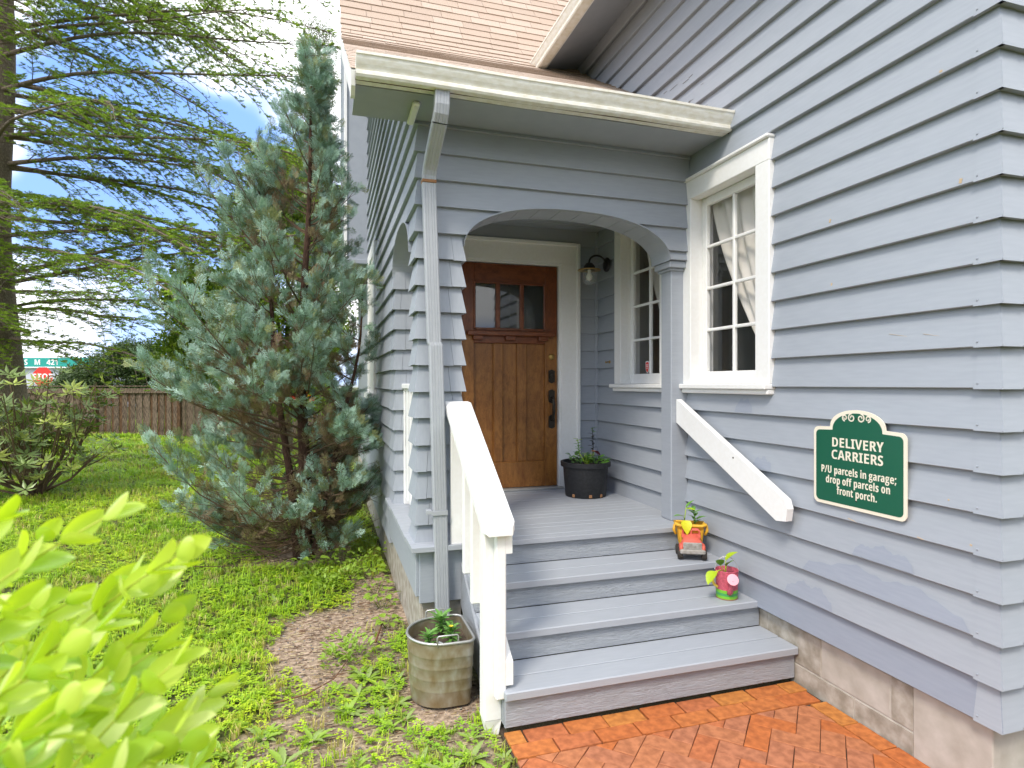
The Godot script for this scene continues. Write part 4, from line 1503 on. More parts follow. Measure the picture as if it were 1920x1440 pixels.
func rooms(house: Node3D) -> void:
	# closed rooms behind the windows and the door
	var r := group_part(house, "interior")
	box_part(r, "floor", v(2.62, 0.72, 1.8), v(6.4, 0.8, 6.5), M.room, 0.001)
	box_part(r, "ceiling", v(2.62, 3.3, 1.8), v(6.4, 3.36, 6.5), M.room, 0.001)
	box_part(r, "back_wall", v(5.6, 0.8, 1.8), v(5.7, 3.3, 6.5), M.room, 0.001)
	box_part(r, "end_wall", v(2.62, 0.8, 6.2), v(5.6, 3.3, 6.3), M.room, 0.001)
	box_part(r, "hall_wall", v(0.7, 0.3, 8.0), v(2.48, 3.3, 8.1), M.hall, 0.001)
	box_part(r, "hall_floor", v(0.7, 0.6, DA + 0.14), v(2.48, 0.7, 8.0), M.hall, 0.001)
	box_part(r, "hall_ceiling", v(0.7, 3.2, DA + 0.14), v(2.48, 3.28, 8.0), M.hall, 0.001)
	box_part(r, "hall_side", v(2.44, 0.7, DA + 0.15), v(2.47, 3.2, 8.0), M.hall, 0.001)
	box_part(r, "far_side", v(6.4, 0.0, 1.8), v(6.5, 4.9, 9.0), M.room, 0.001)
	# curtains: own things, hung inside the panes
	curtain(2.97, 3.52, "sheer grey curtain swept aside behind the panes of the window above the handrail")
	curtain(3.99, 4.45, "sheer grey curtain hanging inside the window sheltered by the porch")

func curtain(a0: float, a1: float, label: String) -> void:
	var st := begin(true)
	var x := WX + 0.13
	var nu := 36
	var nv := 24
	var grid := []
	for j in nv + 1:
		var row := []
		var f := j / float(nv)
		var y := lerpf(3.0, 1.74, f)
		var sweep := pow(f, 1.5)
		for i in nu + 1:
			var u := i / float(nu)
			var wide := lerpf(a1 - a0 + 0.14, 0.10, sweep)
			var aa := a0 - 0.03 + u * wide
			row.append(v(x + 0.018 * sin(u * 30.0 + f * 1.5) * (1.0 - 0.3 * f), y, aa))
		grid.append(row)
	for j in nv:
		for i in nu:
			for k in [[0, 0], [1, 0], [1, 1], [0, 0], [1, 1], [0, 1]]:
				st.add_vertex(grid[j + k[1]][i + k[0]])
	var o := MeshInstance3D.new()
	o.name = numbered("curtain")
	o.mesh = done(st)
	o.material_override = M.curtain
	add_child(o)
	o.set_meta("label", label)
	o.set_meta("category", "curtain")
	o.set_meta("group", "curtains behind the side windows")

# ---------------------------------------------------------------- fence, street, trees
func cam_right() -> Vector3:
	return v(0.9553, 0, -0.2955)

func cam_fwd() -> Vector3:
	return v(0.2955, 0, 0.9553)

func build_fence_and_street() -> void:
	var f := thing("wooden_fence", "weathered brown board fence with a flat top rail at the end of the lawn", "fence", v(-5.0, 0, 20.0))
	var o := v(-11.5, 0, 21.9) - f.position
	var d := (v(1.5, 0, 18.55) - v(-11.5, 0, 21.9)).normalized()
	var turn := Basis(d, Vector3.UP, d.cross(Vector3.UP))
	var s := 0.0
	var i := 0
	while s < 13.0:
		var wd := 0.135 + jig(0.02) if i % 2 == 0 else 0.075 + jig(0.015)
		var m: Material = [M.fence, M.fence_grey, M.fence_grey][rng.randi_range(0, 2)] if i % 2 == 0 else [M.fence_brown, M.fence][rng.randi_range(0, 1)]
		var back := 0.0 if i % 2 == 0 else 0.02
		part(f, "fence_board", cbox(Vector3(snappedf(wd, 0.01), 1.40, 0.02), 0.003), m, o + d * (s + wd * 0.5) + turn.z * (-back) + Vector3.UP * (0.72 + jig(0.006)), turn)
		s += wd + 0.004
		i += 1
	for k in 6:
		part(f, "post", cbox(Vector3(0.10, 1.62, 0.10), 0.006), M.fence_brown, o + d * (0.3 + k * 2.42) + turn.z * 0.03 + Vector3.UP * 0.76, turn)
	for k in 5:
		part(f, "top_rail", cbox(Vector3(2.3, 0.14, 0.035), 0.004), M.fence_grey, o + d * (0.3 + k * 2.42 + 1.21) + turn.z * 0.045 + Vector3.UP * 1.45, turn)
		part(f, "cap_board", cbox(Vector3(2.42, 0.03, 0.14), 0.004), M.fence, o + d * (0.3 + k * 2.42 + 1.21) + turn.z * 0.01 + Vector3.UP * 1.585, turn)
	# shop across the street
	var b := thing("shop_building", "pale blue grey flat building with a teal fascia board beyond the fence", "building", v(-18.6, 0, 48.5))
	var bt := Basis(Vector3.UP, deg_to_rad(YAW))
	part(b, "wall", cbox(Vector3(9.0, 2.9, 6.0), 0.02), M.far_wall, bt * Vector3(0, 1.45, -3.0), bt)
	var fa := part(b, "fascia", cbox(Vector3(8.0, 0.62, 0.2), 0.02), M.sign_teal, bt * Vector3(0, 3.12, 0.12), bt)
	letters(fa, "lettering", "S   M   421", 0.5, M.plain_white, Vector3(0.25, 0, 0.11))
	part(b, "fascia_edge", cbox(Vector3(8.0, 0.09, 0.24), 0.02), M.plain_white, bt * Vector3(0, 2.765, 0.14), bt)
	# road sign
	var sg := thing("stop_sign", "red octagonal STOP sign on a post beyond the fence", "road sign", v(-10.75, 0, 28.3))
	var st := begin()
	var oct := PackedVector2Array()
	for k in 8:
		var t := TAU * (k + 0.5) / 8.0
		oct.append(Vector2(cos(t), sin(t)) * 0.42)
	prism(st, oct, bt * Vector3(0, 1.93, 0.03), bt.x, Vector3.UP, bt.z * 0.004)
	var plate := part(sg, "plate", done(st), M.sign_red)
	letters(plate, "lettering", "STOP", 0.34, M.plain_white, bt * Vector3(0, 1.93, 0.036), bt)
	part(sg, "post", cbox(Vector3(0.05, 2.2, 0.05), 0.004), M.wire, Vector3(0, 1.1, 0))

func letters(parent: Node3D, called: String, text: String, height: float, m: Material, at: Vector3, turn := Basis.IDENTITY, serif := false, depth := 0.003) -> MeshInstance3D:
	var t := TextMesh.new()
	var f := SystemFont.new()
	f.font_names = PackedStringArray(["Droid Serif"] if serif else ["Droid Sans"])
	f.font_weight = 700
	t.font = f
	t.text = text
	t.font_size = 64
	t.pixel_size = height / 64.0
	t.depth = depth
	t.curve_step = 1.0
	return part(parent, called, t, m, at, turn)

func leaf_blade(st: SurfaceTool, o: Vector3, along: Vector3, side: Vector3, len: float, wid: float, droop := 0.0) -> void:
	# pointed leaf of two quads with a little fold along the midrib
	var n := along.cross(side).normalized()
	var p1 := o + along * len * 0.45 - n * droop * 0.3
	var p2 := o + along * len - n * droop
	var fold := n * wid * 0.18
	for s in [-1.0, 1.0]:
		var e1: Vector3 = p1 + side * wid * 0.5 * s + fold
		var e0: Vector3 = o + side * wid * 0.12 * s
		st.add_vertex(o); st.add_vertex(e0); st.add_vertex(p1)
		st.add_vertex(e0); st.add_vertex(e1); st.add_vertex(p1)
		st.add_vertex(p1); st.add_vertex(e1); st.add_vertex(p2)

func sliver(st: SurfaceTool, o: Vector3, d: Vector3, side: Vector3, len: float, wid: float) -> void:
	var m := o + d * len * 0.5
	st.add_vertex(o); st.add_vertex(m + side * wid * 0.5); st.add_vertex(m - side * wid * 0.5)
	st.add_vertex(m + side * wid * 0.5); st.add_vertex(o + d * len); st.add_vertex(m - side * wid * 0.5)

func tuft_mesh(count: int, len: float, wid: float, spread: float) -> ArrayMesh:
	var st := begin()
	for i in count:
		var t := TAU * i / count + jig(0.3)
		var tilt := spread * sqrt((i + 0.5) / count) + jig(0.15)
		var d := Vector3(sin(tilt) * cos(t), cos(tilt), sin(tilt) * sin(t))
		var side := d.cross(Vector3(jig(1), jig(1), jig(1))).normalized()
		sliver(st, Vector3.ZERO, d, side, len * (0.8 + 0.3 * rng.randf()), wid)
	return done(st)

func build_cedar() -> void:
	var base := v(-5.95, 0, 13.4)
	var t := thing("cedar_tree", "tall conifer with a thick grey brown trunk and long sweeping limbs of lime green tufts", "tree", base)
	var st := begin(true)
	var pts := []
	var rad := []
	for i in 26:
		var y := i * 0.5
		pts.append(Vector3(0.02 * y * y * 0.1 + 0.05 * sin(y), y - 0.05, 0.06 * sin(y * 0.7)))
		rad.append(0.60 * exp(-y * 0.20) + 0.10 + (0.28 * exp(-y * 3.0)))
	tube(st, pts, rad, 18)
	part(t, "trunk", done(st), M.bark)
	var tuft := tuft_mesh(24, 0.040, 0.0062, 1.45)
	var places := []
	var tints := []
	var toward := cam_right()
	var cols := [Color(0.32, 0.45, 0.05), Color(0.25, 0.39, 0.04), Color(0.40, 0.53, 0.06), Color(0.18, 0.27, 0.03)]
	var n_limb := 60
	for i in n_limb:
		var h := 2.1 + 9.2 * (i + 0.5) / n_limb + jig(0.15)
		var az := jig(1.15) if i % 7 != 0 else jig(3.1)
		# long limbs reach right across the picture
		var dir := toward.rotated(Vector3.UP, az)
		var len := 6.9 - 0.12 * absf(h - 5.5) - 1.1 * absf(az) + jig(0.8)
		if h < 3.2:
			len *= 0.62
		st = begin(true)
		var lp := []
		var lr := []
		var n := 16
		var rise := 0.10 + jig(0.18) + (0.05 if h < 4.0 else -0.02)
		var wob := jig(0.4)
		for k in n + 1:
			var f := k / float(n)
			var p := Vector3(0.05, h, 0) + dir * len * f
			p += Vector3.UP * (len * rise * f - len * 0.19 * f * f + 0.04 * sin(f * 9.0 + i))
			p += dir.cross(Vector3.UP) * (0.25 * sin(f * 4.0 + wob * 9.0) * f)
			lp.append(p)
			lr.append(lerpf(0.050, 0.006, pow(f, 0.6)) * (0.7 + 0.05 * len))
		tube(st, lp, lr, 6, false)
		# side branches lie almost flat
		var nb := int(len * 6.5)
		for b in nb:
			var f := 0.07 + 0.92 * (b + rng.randf()) / nb
			var q := f * n
			var k := mini(int(q), n - 1)
			var o: Vector3 = lp[k].lerp(lp[k + 1], q - k)
			var ld: Vector3 = (lp[k + 1] - lp[k]).normalized()
			var sgn := 1.0 if b % 2 == 0 else -1.0
			var sd := (ld * 0.75 + ld.cross(Vector3.UP).normalized() * sgn * (0.55 + 0.3 * rng.randf()) + Vector3.UP * jig(0.16)).normalized()
			var bl := (0.5 + 1.0 * (1.0 - f)) * (0.55 + 0.75 * rng.randf())
			if f > 0.93:
				sd = ld
				bl = 0.4
			var bp := []
			var br := []
			var hang := 0.15 + 0.5 * rng.randf()
			for m in 5:
				var g := m / 4.0
				bp.append(o + sd * bl * g - Vector3.UP * bl * hang * g * g + Vector3(jig(0.015), jig(0.015), jig(0.015)))
				br.append(lerpf(0.011, 0.003, g))
			tube(st, bp, br, 3, false)
			var lush := rng.randf()
			# twigs with tufts on their upper side
			var nt := int(bl * 11.0)
			for m in nt:
				var g := 0.10 + 0.9 * (m + rng.randf()) / nt
				var kk := mini(int(g * 4.0), 3)
				var to: Vector3 = bp[kk].lerp(bp[kk + 1], g * 4.0 - kk)
				var td := (sd * 0.6 + sd.cross(Vector3.UP).normalized() * (1.0 if m % 2 == 0 else -1.0) * 0.7 + Vector3.UP * jig(0.2)).normalized()
				var tl := 0.07 + 0.20 * rng.randf() * (1.15 - g)
				tube(st, [to, to + td * tl - Vector3.UP * 0.02], [0.003, 0.0015], 3, false)
				var k2 := 3 + int(tl * 22.0)
				for w in k2:
					if lush < 0.3 and rng.randf() < 0.8:
						continue
					var pp := to + td * tl * (w + 0.4) / k2 + Vector3(jig(0.012), 0.004 + 0.012 * rng.randf(), jig(0.012))
					var sc := 0.7 + 0.6 * rng.randf()
					places.append(Transform3D(rand_basis(0.5).scaled(Vector3(sc, sc * 0.8, sc)), pp))
					tints.append(cols[rng.randi_range(0, 3)] * rng.randf_range(0.75, 1.2))
		part(t, "limb", done(st), M.bark)
	multi(t, "foliage", tuft, M.cedar_leaf, places, tints)

func leaf_cluster(count: int, reach: float, len: float, wid: float) -> ArrayMesh:
	var st := begin()
	for i in count:
		var o := Vector3(jig(1), jig(1), jig(1)).normalized() * reach * pow(rng.randf(), 0.5)
		var d := (o.normalized() + Vector3(jig(0.7), jig(0.5) - 0.2, jig(0.7))).normalized()
		var side := d.cross(Vector3(jig(0.5), 1, jig(0.5))).normalized()
		leaf_blade(st, o, d, side, len * rng.randf_range(0.7, 1.2), wid, len * 0.2)
	return done(st)

func crown_tree(called: String, label: String, at: Vector3, lobes: Array, cluster: ArrayMesh, per: int, cols: Array, trunk_r: float, trunk_h: float, category := "tree", group := "") -> void:
	# lobes: [offset, radii]; clusters gather near the skin of each lobe
	var t := thing(called, label, category, at, group)
	var st := begin(true)
	tube(st, [Vector3(0, -0.1, 0), Vector3(0.05, trunk_h * 0.5, 0.02), Vector3(0, trunk_h, 0)], [trunk_r, trunk_r * 0.75, trunk_r * 0.4], 9)
	var places := []
	var tints := []
	for l in lobes:
		var c: Vector3 = l[0]
		var r: Vector3 = l[1]
		tube(st, [Vector3(0, trunk_h * 0.6, 0), (Vector3(0, trunk_h, 0) + c) * 0.5 + Vector3(jig(0.1), 0, jig(0.1)), c], [trunk_r * 0.45, trunk_r * 0.3, trunk_r * 0.12], 5)
		for b in 10:
			var e := c + Vector3(jig(1), jig(1), jig(1)).normalized() * r * 0.9
			tube(st, [c, (c + e) * 0.5 + Vector3(jig(0.1), 0.05, jig(0.1)), e], [trunk_r * 0.14, trunk_r * 0.09, trunk_r * 0.03], 4, false)
		for i in per:
			var d := Vector3(jig(1), jig(1), jig(1)).normalized()
			var k := 0.55 + 0.5 * pow(rng.randf(), 0.6)
			k *= 0.86 + 0.18 * sin(d.x * 7.0 + c.x * 5.0) * sin(d.y * 6.0 + c.y) * 1.2
			var p := c + d * r * k
			if p.y < 0.05:
				continue
			places.append(Transform3D(rand_basis(1.2).scaled(Vector3.ONE * rng.randf_range(0.75, 1.25)), p))
			tints.append(cols[rng.randi_range(0, cols.size() - 1)] * rng.randf_range(0.8, 1.2))
	part(t, "trunk", done(st), M.bark)
	multi(t, "crown", cluster, M.tree_leaf, places, tints)

func build_back_trees() -> void:
	var lime := [Color(0.26, 0.38, 0.02), Color(0.20, 0.32, 0.025), Color(0.32, 0.42, 0.03), Color(0.15, 0.26, 0.03)]
	var cl := leaf_cluster(22, 0.20, 0.085, 0.045)
	crown_tree("maple_tree", "bright lime green broadleaf tree seen through the juniper beside the house", v(-0.9, 0, 15.3), [[Vector3(0, 4.2, 0), Vector3(1.3, 1.3, 1.2)], [Vector3(-1.0, 3.1, 0.4), Vector3(1.2, 1.1, 1.1)], [Vector3(0.7, 2.9, 0.2), Vector3(0.9, 1.1, 1.0)], [Vector3(-0.2, 1.7, 0.5), Vector3(1.5, 1.0, 1.0)], [Vector3(-1.9, 2.2, 0.2), Vector3(0.9, 0.8, 0.9)], [Vector3(0.5, 5.4, 0.0), Vector3(0.9, 0.9, 0.8)], [Vector3(-0.7, 5.3, 0.0), Vector3(0.9, 0.9, 0.8)], [Vector3(-1.9, 3.6, 0.0), Vector3(0.9, 0.8, 0.8)], [Vector3(0.1, 6.5, 0.0), Vector3(0.7, 0.7, 0.7)]], cl, 420, lime, 0.13, 3.0)
	var dark := [Color(0.045, 0.085, 0.018), Color(0.06, 0.11, 0.02), Color(0.035, 0.07, 0.016), Color(0.09, 0.14, 0.025)]
	var dc := leaf_cluster(26, 0.22, 0.075, 0.032)
	crown_tree("evergreen_shrub", "dense dark green evergreen shrub growing behind the fence", v(-6.6, 0, 22.9), [[Vector3(0, 1.9, 0), Vector3(1.5, 1.0, 1.0)], [Vector3(1.2, 1.6, 0), Vector3(1.2, 1.0, 0.9)], [Vector3(-1.0, 1.5, 0), Vector3(0.9, 0.8, 0.9)], [Vector3(0.5, 2.5, 0), Vector3(0.9, 0.7, 0.7)]], dc, 520, dark, 0.12, 1.4, "shrub")
	crown_tree("hedge_tree", "mid green leafy tree rising behind the fence and the juniper", v(-3.2, 0, 22.4), [[Vector3(0, 1.9, 0), Vector3(1.6, 1.1, 1.0)], [Vector3(1.6, 2.1, 0), Vector3(1.3, 1.2, 0.9)], [Vector3(-0.9, 2.4, 0), Vector3(1.0, 0.9, 0.9)], [Vector3(0.4, 3.2, 0), Vector3(1.2, 0.9, 0.9)]], dc, 480, [dark[1], dark[3], Color(0.12, 0.2, 0.03)], 0.12, 1.6)
	crown_tree("street_shrub", "low yellow green shrub beyond the fence beside the red road sign", v(-9.15, 0, 25.4), [[Vector3(0, 1.25, 0), Vector3(1.1, 0.62, 0.7)], [Vector3(0.5, 1.6, 0), Vector3(0.5, 0.4, 0.5)], [Vector3(-1.9, 0.9, 0.3), Vector3(1.2, 0.5, 0.7)]], dc, 260, [lime[3], dark[3], Color(0.2, 0.28, 0.04)], 0.06, 0.8, "shrub")
	# trees across the drive, behind the photographer
	var bc := leaf_cluster(26, 0.42, 0.15, 0.075)
	var k := 0
	for q in [[-9.5, -11.5, "round dark green tree across the drive, left of its neighbours"], [-3.5, -14.0, "broad dark green tree across the drive facing the porch steps"], [3.0, -14.5, "tall dark green tree across the drive facing the side wall"], [9.0, -11.0, "dark green tree across the drive nearest the end wall"]]:
		crown_tree("garden_tree", q[2], v(q[0], 0, q[1]), [[Vector3(0, 3.4, 0), Vector3(2.8, 1.9, 2.2)], [Vector3(-0.8, 1.6, 0.4), Vector3(2.4, 1.5, 1.8)], [Vector3(1.3, 1.9, -0.4), Vector3(2.2, 1.6, 1.8)], [Vector3(0.2, 5.2, 0), Vector3(2.0, 1.5, 1.8)]], bc, 420, [dark[1], dark[3], dark[0]], 0.22, 3.2, "tree", "trees across the drive")
		k += 1
	# tall conifer behind the roof edge
	crown_tree("fir_tree", "dark narrow conifer whose tip shows beside the roof edge", v(0.05, 0, 17.5), [[Vector3(-0.35, 8.6, 0), Vector3(0.75, 1.6, 0.7)], [Vector3(-0.2, 10.6, 0), Vector3(0.5, 1.5, 0.5)], [Vector3(0, 6.0, 0), Vector3(1.0, 1.5, 1.0)]], leaf_cluster(20, 0.22, 0.08, 0.014), 420, [Color(0.09, 0.13, 0.03), Color(0.13, 0.16, 0.04)], 0.14, 9.0)

func reach_at(h: float) -> float:
	var k := [[0.0, 1.2], [1.5, 1.3], [2.2, 0.98], [3.0, 0.68], [3.7, 0.40], [4.2, 0.20], [4.8, 0.04]]
	for i in k.size() - 1:
		if h < k[i + 1][0]:
			return lerpf(k[i][1], k[i + 1][1], (h - k[i][0]) / (k[i + 1][0] - k[i][0]))
	return 0.05

func juniper_sprig() -> ArrayMesh:
	# flat feathery spray, y along the shoot
	var st := begin()
	var len := 0.15
	for i in 11:
		var f := 0.12 + 0.88 * i / 10.0
		var o := Vector3(0.006 * sin(f * 5.0), len * f * 0.85, 0.004 * sin(f * 7.0))
		var s := 1.0 if i % 2 == 0 else -1.0
		var d := Vector3(s * 0.62, 0.78, jig(0.35)).normalized()
		var bl := 0.062 * (1.15 - f * 0.75) + 0.008
		sliver(st, o, d, d.cross(Vector3(0, 0.25, 1)).normalized(), bl, 0.0075)
		for m in 3:
			var q := o + d * bl * (0.35 + 0.25 * m)
			var e := (d.rotated(Vector3(0, 0, 1), (0.55 if m % 2 == 0 else -0.55)) + Vector3(0, 0, jig(0.45))).normalized()
			sliver(st, q, e, e.cross(Vector3(0.2, 0, 1)).normalized(), bl * 0.55, 0.0068)
	sliver(st, Vector3.ZERO, Vector3.UP, Vector3.RIGHT, len * 1.02, 0.008)
	return done(st)

func build_juniper() -> void:
	var base := v(-0.20, 0, 6.03)
	var t := thing("juniper_tree", "blue green juniper with reddish brown stems standing on the lawn beside the porch", "tree", base)
	var right := cam_right()
	var fwd := cam_fwd()
	# three stems from one base
	var stems := []
	for s in [[Vector3(0, -0.05, 0), right * -0.06 + Vector3(0, 2.3, 0), right * 0.10 + Vector3(0, 4.75, 0), 0.070], [right * -0.06 + Vector3(0, -0.05, 0), right * -0.32 + Vector3(0, 2.2, 0), right * -0.42 + Vector3(0, 3.55, 0), 0.045], [right * 0.05 + Vector3(0, -0.05, 0), right * 0.50 + fwd * -0.1 + Vector3(0, 1.5, 0), right * 0.58 + Vector3(0, 2.6, 0), 0.032]]:
		var pts := []
		var rad := []
		for k in 15:
			var f := k / 14.0
			var a: Vector3 = s[0]
			var b: Vector3 = s[1]
			var c: Vector3 = s[2]
			var p := a.lerp(b, f).lerp(b.lerp(c, f), f) + Vector3(0.018 * sin(f * 11.0), 0, 0.018 * cos(f * 9.0))
			pts.append(p)
			rad.append(lerpf(s[3], 0.006, pow(f, 0.85)))
		stems.append([pts, rad])
		var st := begin(true)
		tube(st, pts, rad, 9)
		part(t, "stem", done(st), M.bark_red)
	var places := []
	var tints := []
	var brown := []
	var brown_tints := []
	var blue := [Color(0.27, 0.41, 0.31), Color(0.32, 0.48, 0.38), Color(0.21, 0.32, 0.20), Color(0.43, 0.60, 0.50), Color(0.23, 0.26, 0.10)]
	var twigs := begin(true)
	for si in 3:
		var pts: Array = stems[si][0]
		var top: float = pts[-1].y
		var nb: int = [140, 62, 34][si]
		for b in nb:
			var f := 0.03 + 0.97 * pow((b + rng.randf()) / nb, 1.12)
			var q := f * 14.0
			var k := mini(int(q), 13)
			var o: Vector3 = pts[k].lerp(pts[k + 1], q - k)
			var h := o.y
			var az := rng.randf() * TAU
			var out := right * cos(az) + fwd * sin(az)
			# reach of the crown: wider on the open side, narrowing to the tip
			if h > 1.75 and h < 3.2 and rng.randf() < 0.38:
				continue
			var lim := reach_at(h) if si == 0 else lerpf(0.95, 0.10, smoothstep(0.8, top + 0.1, h))
			if h < 0.7:
				lim *= 0.75 + 0.4 * h
			lim *= (1.08 if cos(az) < 0.0 else 0.66)
			lim *= 0.55 + 0.5 * rng.randf()
			if si == 2:
				lim *= 0.75
			var steep := lerpf(0.30, 1.05, smoothstep(0.3, 3.6, h)) + jig(0.25)
			var n := 7
			var bp := []
			var br := []
			for m in n + 1:
				var g := m / float(n)
				var p := o + out * lim * g + Vector3.UP * lim * (steep * g * g + (0.18 if h > 0.8 else -0.22) * g * (1.0 - g) * 2.0)
				p += Vector3(jig(0.02), jig(0.02), jig(0.02)) * g
				bp.append(p)
				br.append(lerpf(0.0055 + 0.006 * lim, 0.0022, g))
			tube(twigs, bp, br, 4, false)
			var ns := int(5 + lim * 12.0)
			for m in ns:
				var g := 0.22 + 0.78 * (m + rng.randf()) / ns
				var kk := mini(int(g * n), n - 1)
				var so: Vector3 = bp[kk].lerp(bp[kk + 1], g * n - kk)
				var ld: Vector3 = (bp[kk + 1] - bp[kk]).normalized()
				var sd := (ld * 0.8 + Vector3(jig(1), jig(0.8) + 0.35, jig(1)).normalized() * 0.85).normalized()
				var sl := (0.10 + 0.26 * rng.randf()) * (0.35 + 0.65 * lim) * (1.1 - 0.45 * g) + 0.03
				var se := so + sd * sl + Vector3.UP * sl * 0.15
				tube(twigs, [so, (so + se) * 0.5 + Vector3(jig(0.01), jig(0.01), jig(0.01)), se], [0.0026, 0.002, 0.0012], 3, false)
				var bare := g < (0.66 if h < 1.1 else 0.5) and h < 3.6
				var cnt := 5 + int(sl * 26.0)
				for w in cnt:
					var wf := (w + rng.randf()) / cnt
					var pp := so.lerp(se, 0.25 + 0.75 * wf) + Vector3(jig(0.012), jig(0.012), jig(0.012))
					var wx := (base + pp)
					if wx.x > 0.47 and -wx.z > 3.4:
						continue
					var dd := (sd * 0.9 + Vector3(jig(0.55), jig(0.4) + 0.35, jig(0.55))).normalized()
					var sc := rng.randf_range(0.42, 0.85)
					var tf := Transform3D(towards(dd, rng.randf() * TAU).scaled(Vector3.ONE * sc), pp)
					if bare:
						if rng.randf() < 0.3:
							brown.append(tf)
							brown_tints.append([Color(0.22, 0.14, 0.075), Color(0.26, 0.21, 0.10), Color(0.17, 0.14, 0.065)][rng.randi_range(0, 2)])
						continue
					places.append(tf)
					tints.append(blue[rng.randi_range(0, 4)] * rng.randf_range(0.75, 1.2))
	# dead brown twigs round the foot
	for i in 120:
		var az := rng.randf() * TAU
		var out := right * cos(az) + fwd * sin(az)
		var l := 0.35 + 0.7 * rng.randf() * (1.2 if cos(az) < 0.0 else 0.6)
		var h := 0.12 + 0.9 * rng.randf()
		var a := Vector3(0, h, 0)
		var dip := 0.10 + 0.2 * rng.randf()
		var p1 := a + out * l * 0.35 + Vector3(jig(0.06), -dip * 0.5, jig(0.06))
		var p2 := a + out * l * 0.75 + Vector3(jig(0.12), -dip * 0.3, jig(0.12))
		var p3 := a + out * l + Vector3(jig(0.16), 0.12 + jig(0.1), jig(0.16))
		tube(twigs, [a, p1, p2, p3], [0.006, 0.0045, 0.003, 0.0015], 4, false)
		for e in 4:
			var q := p1.lerp(p2, rng.randf())
			tube(twigs, [q, q + out.rotated(Vector3.UP, jig(1.2)) * 0.2 + Vector3(0, jig(0.12), 0)], [0.002, 0.001], 3, false)
	part(t, "branches", done(twigs), M.twig)
	var sprig := juniper_sprig()
	multi(t, "foliage", sprig, M.juniper_leaf, places, tints)
	multi(t, "dry_foliage", sprig, M.juniper_leaf, brown, brown_tints)
	print("juniper sprigs ", places.size(), " ", brown.size())

func whorl_mesh() -> ArrayMesh:
	var st := begin()
	for i in 8:
		var t := TAU * i / 8.0 + jig(0.25)
		var d := Vector3(cos(t), 0.12 + jig(0.25), sin(t)).normalized()
		var side := Vector3(-sin(t), 0, cos(t))
		leaf_blade(st, d * 0.012, d, side, 0.105 * rng.randf_range(0.8, 1.15), 0.034, 0.025)
	return done(st)

func build_rhododendron() -> void:
	var base := v(-4.15, 0, 10.6)
	var t := thing("rhododendron_bush", "loose rhododendron bush with whorls of long leaves at the edge of the lawn", "bush", base)
	var meshes := [whorl_mesh(), whorl_mesh(), whorl_mesh()]
	var st := begin(true)
	var count := 0
	for i in 38:
		var az := rng.randf() * TAU
		var reach := 0.35 + 0.95 * rng.randf()
		var h := 0.45 + 1.5 * rng.randf() * (1.15 - 0.35 * reach)
		var out := Vector3(cos(az), 0, sin(az))
		var e := out * reach + Vector3.UP * h
		var mid := out * reach * 0.55 + Vector3.UP * h * 0.35
		tube(st, [Vector3(jig(0.12), -0.03, jig(0.12)), mid, e], [0.02, 0.013, 0.006], 5, false)
		for k in 8:
			var w := mid.lerp(e, 0.25 + 0.75 * rng.randf()) + Vector3(jig(0.30), 0.10 + jig(0.16), jig(0.30))
			if w.y < 0.15:
				w.y = 0.15 + 0.1 * rng.randf()
			var q := mid.lerp(e, rng.randf())
			tube(st, [q, (q + w) * 0.5 - Vector3.UP * 0.03, w], [0.006, 0.005, 0.003], 4, false)
			if count < 290:
				var tilt := (out * 0.5 + Vector3.UP + Vector3(jig(0.5), 0, jig(0.5))).normalized()
				part(t, "leaf_whorl", meshes[count % 3], M.rhodo_leaf if rng.randf() < 0.72 else M.rhodo_leaf_young, w, towards(tilt, rng.randf() * TAU).scaled(Vector3.ONE * rng.randf_range(1.1, 1.6)))
				count += 1
	part(t, "stems", done(st), M.twig)

func near_leaf() -> ArrayMesh:
	# oval cupped leaf, y along its length, 1 unit long
	var st := begin(true)
	var n := 8
	var m := 3
	var grid := []
	for i in n + 1:
		var f := i / float(n)
		var wd := 0.275 * pow(sin(PI * pow(f, 0.92)), 0.62) + (0.012 if i == 0 else 0.0)
		var row := []
		for j in range(-m, m + 1):
			var s := j / float(m)
			row.append(Vector3(wd * s, f, 0.09 * wd * 4.0 * s * s + 0.10 * f * f - 0.05 * f))
		grid.append(row)
	for i in n:
		for j in 2 * m:
			for k in [[0, 0], [1, 0], [1, 1], [0, 0], [1, 1], [0, 1]]:
				st.add_vertex(grid[i + k[1]][j + k[0]])
	return done(st)

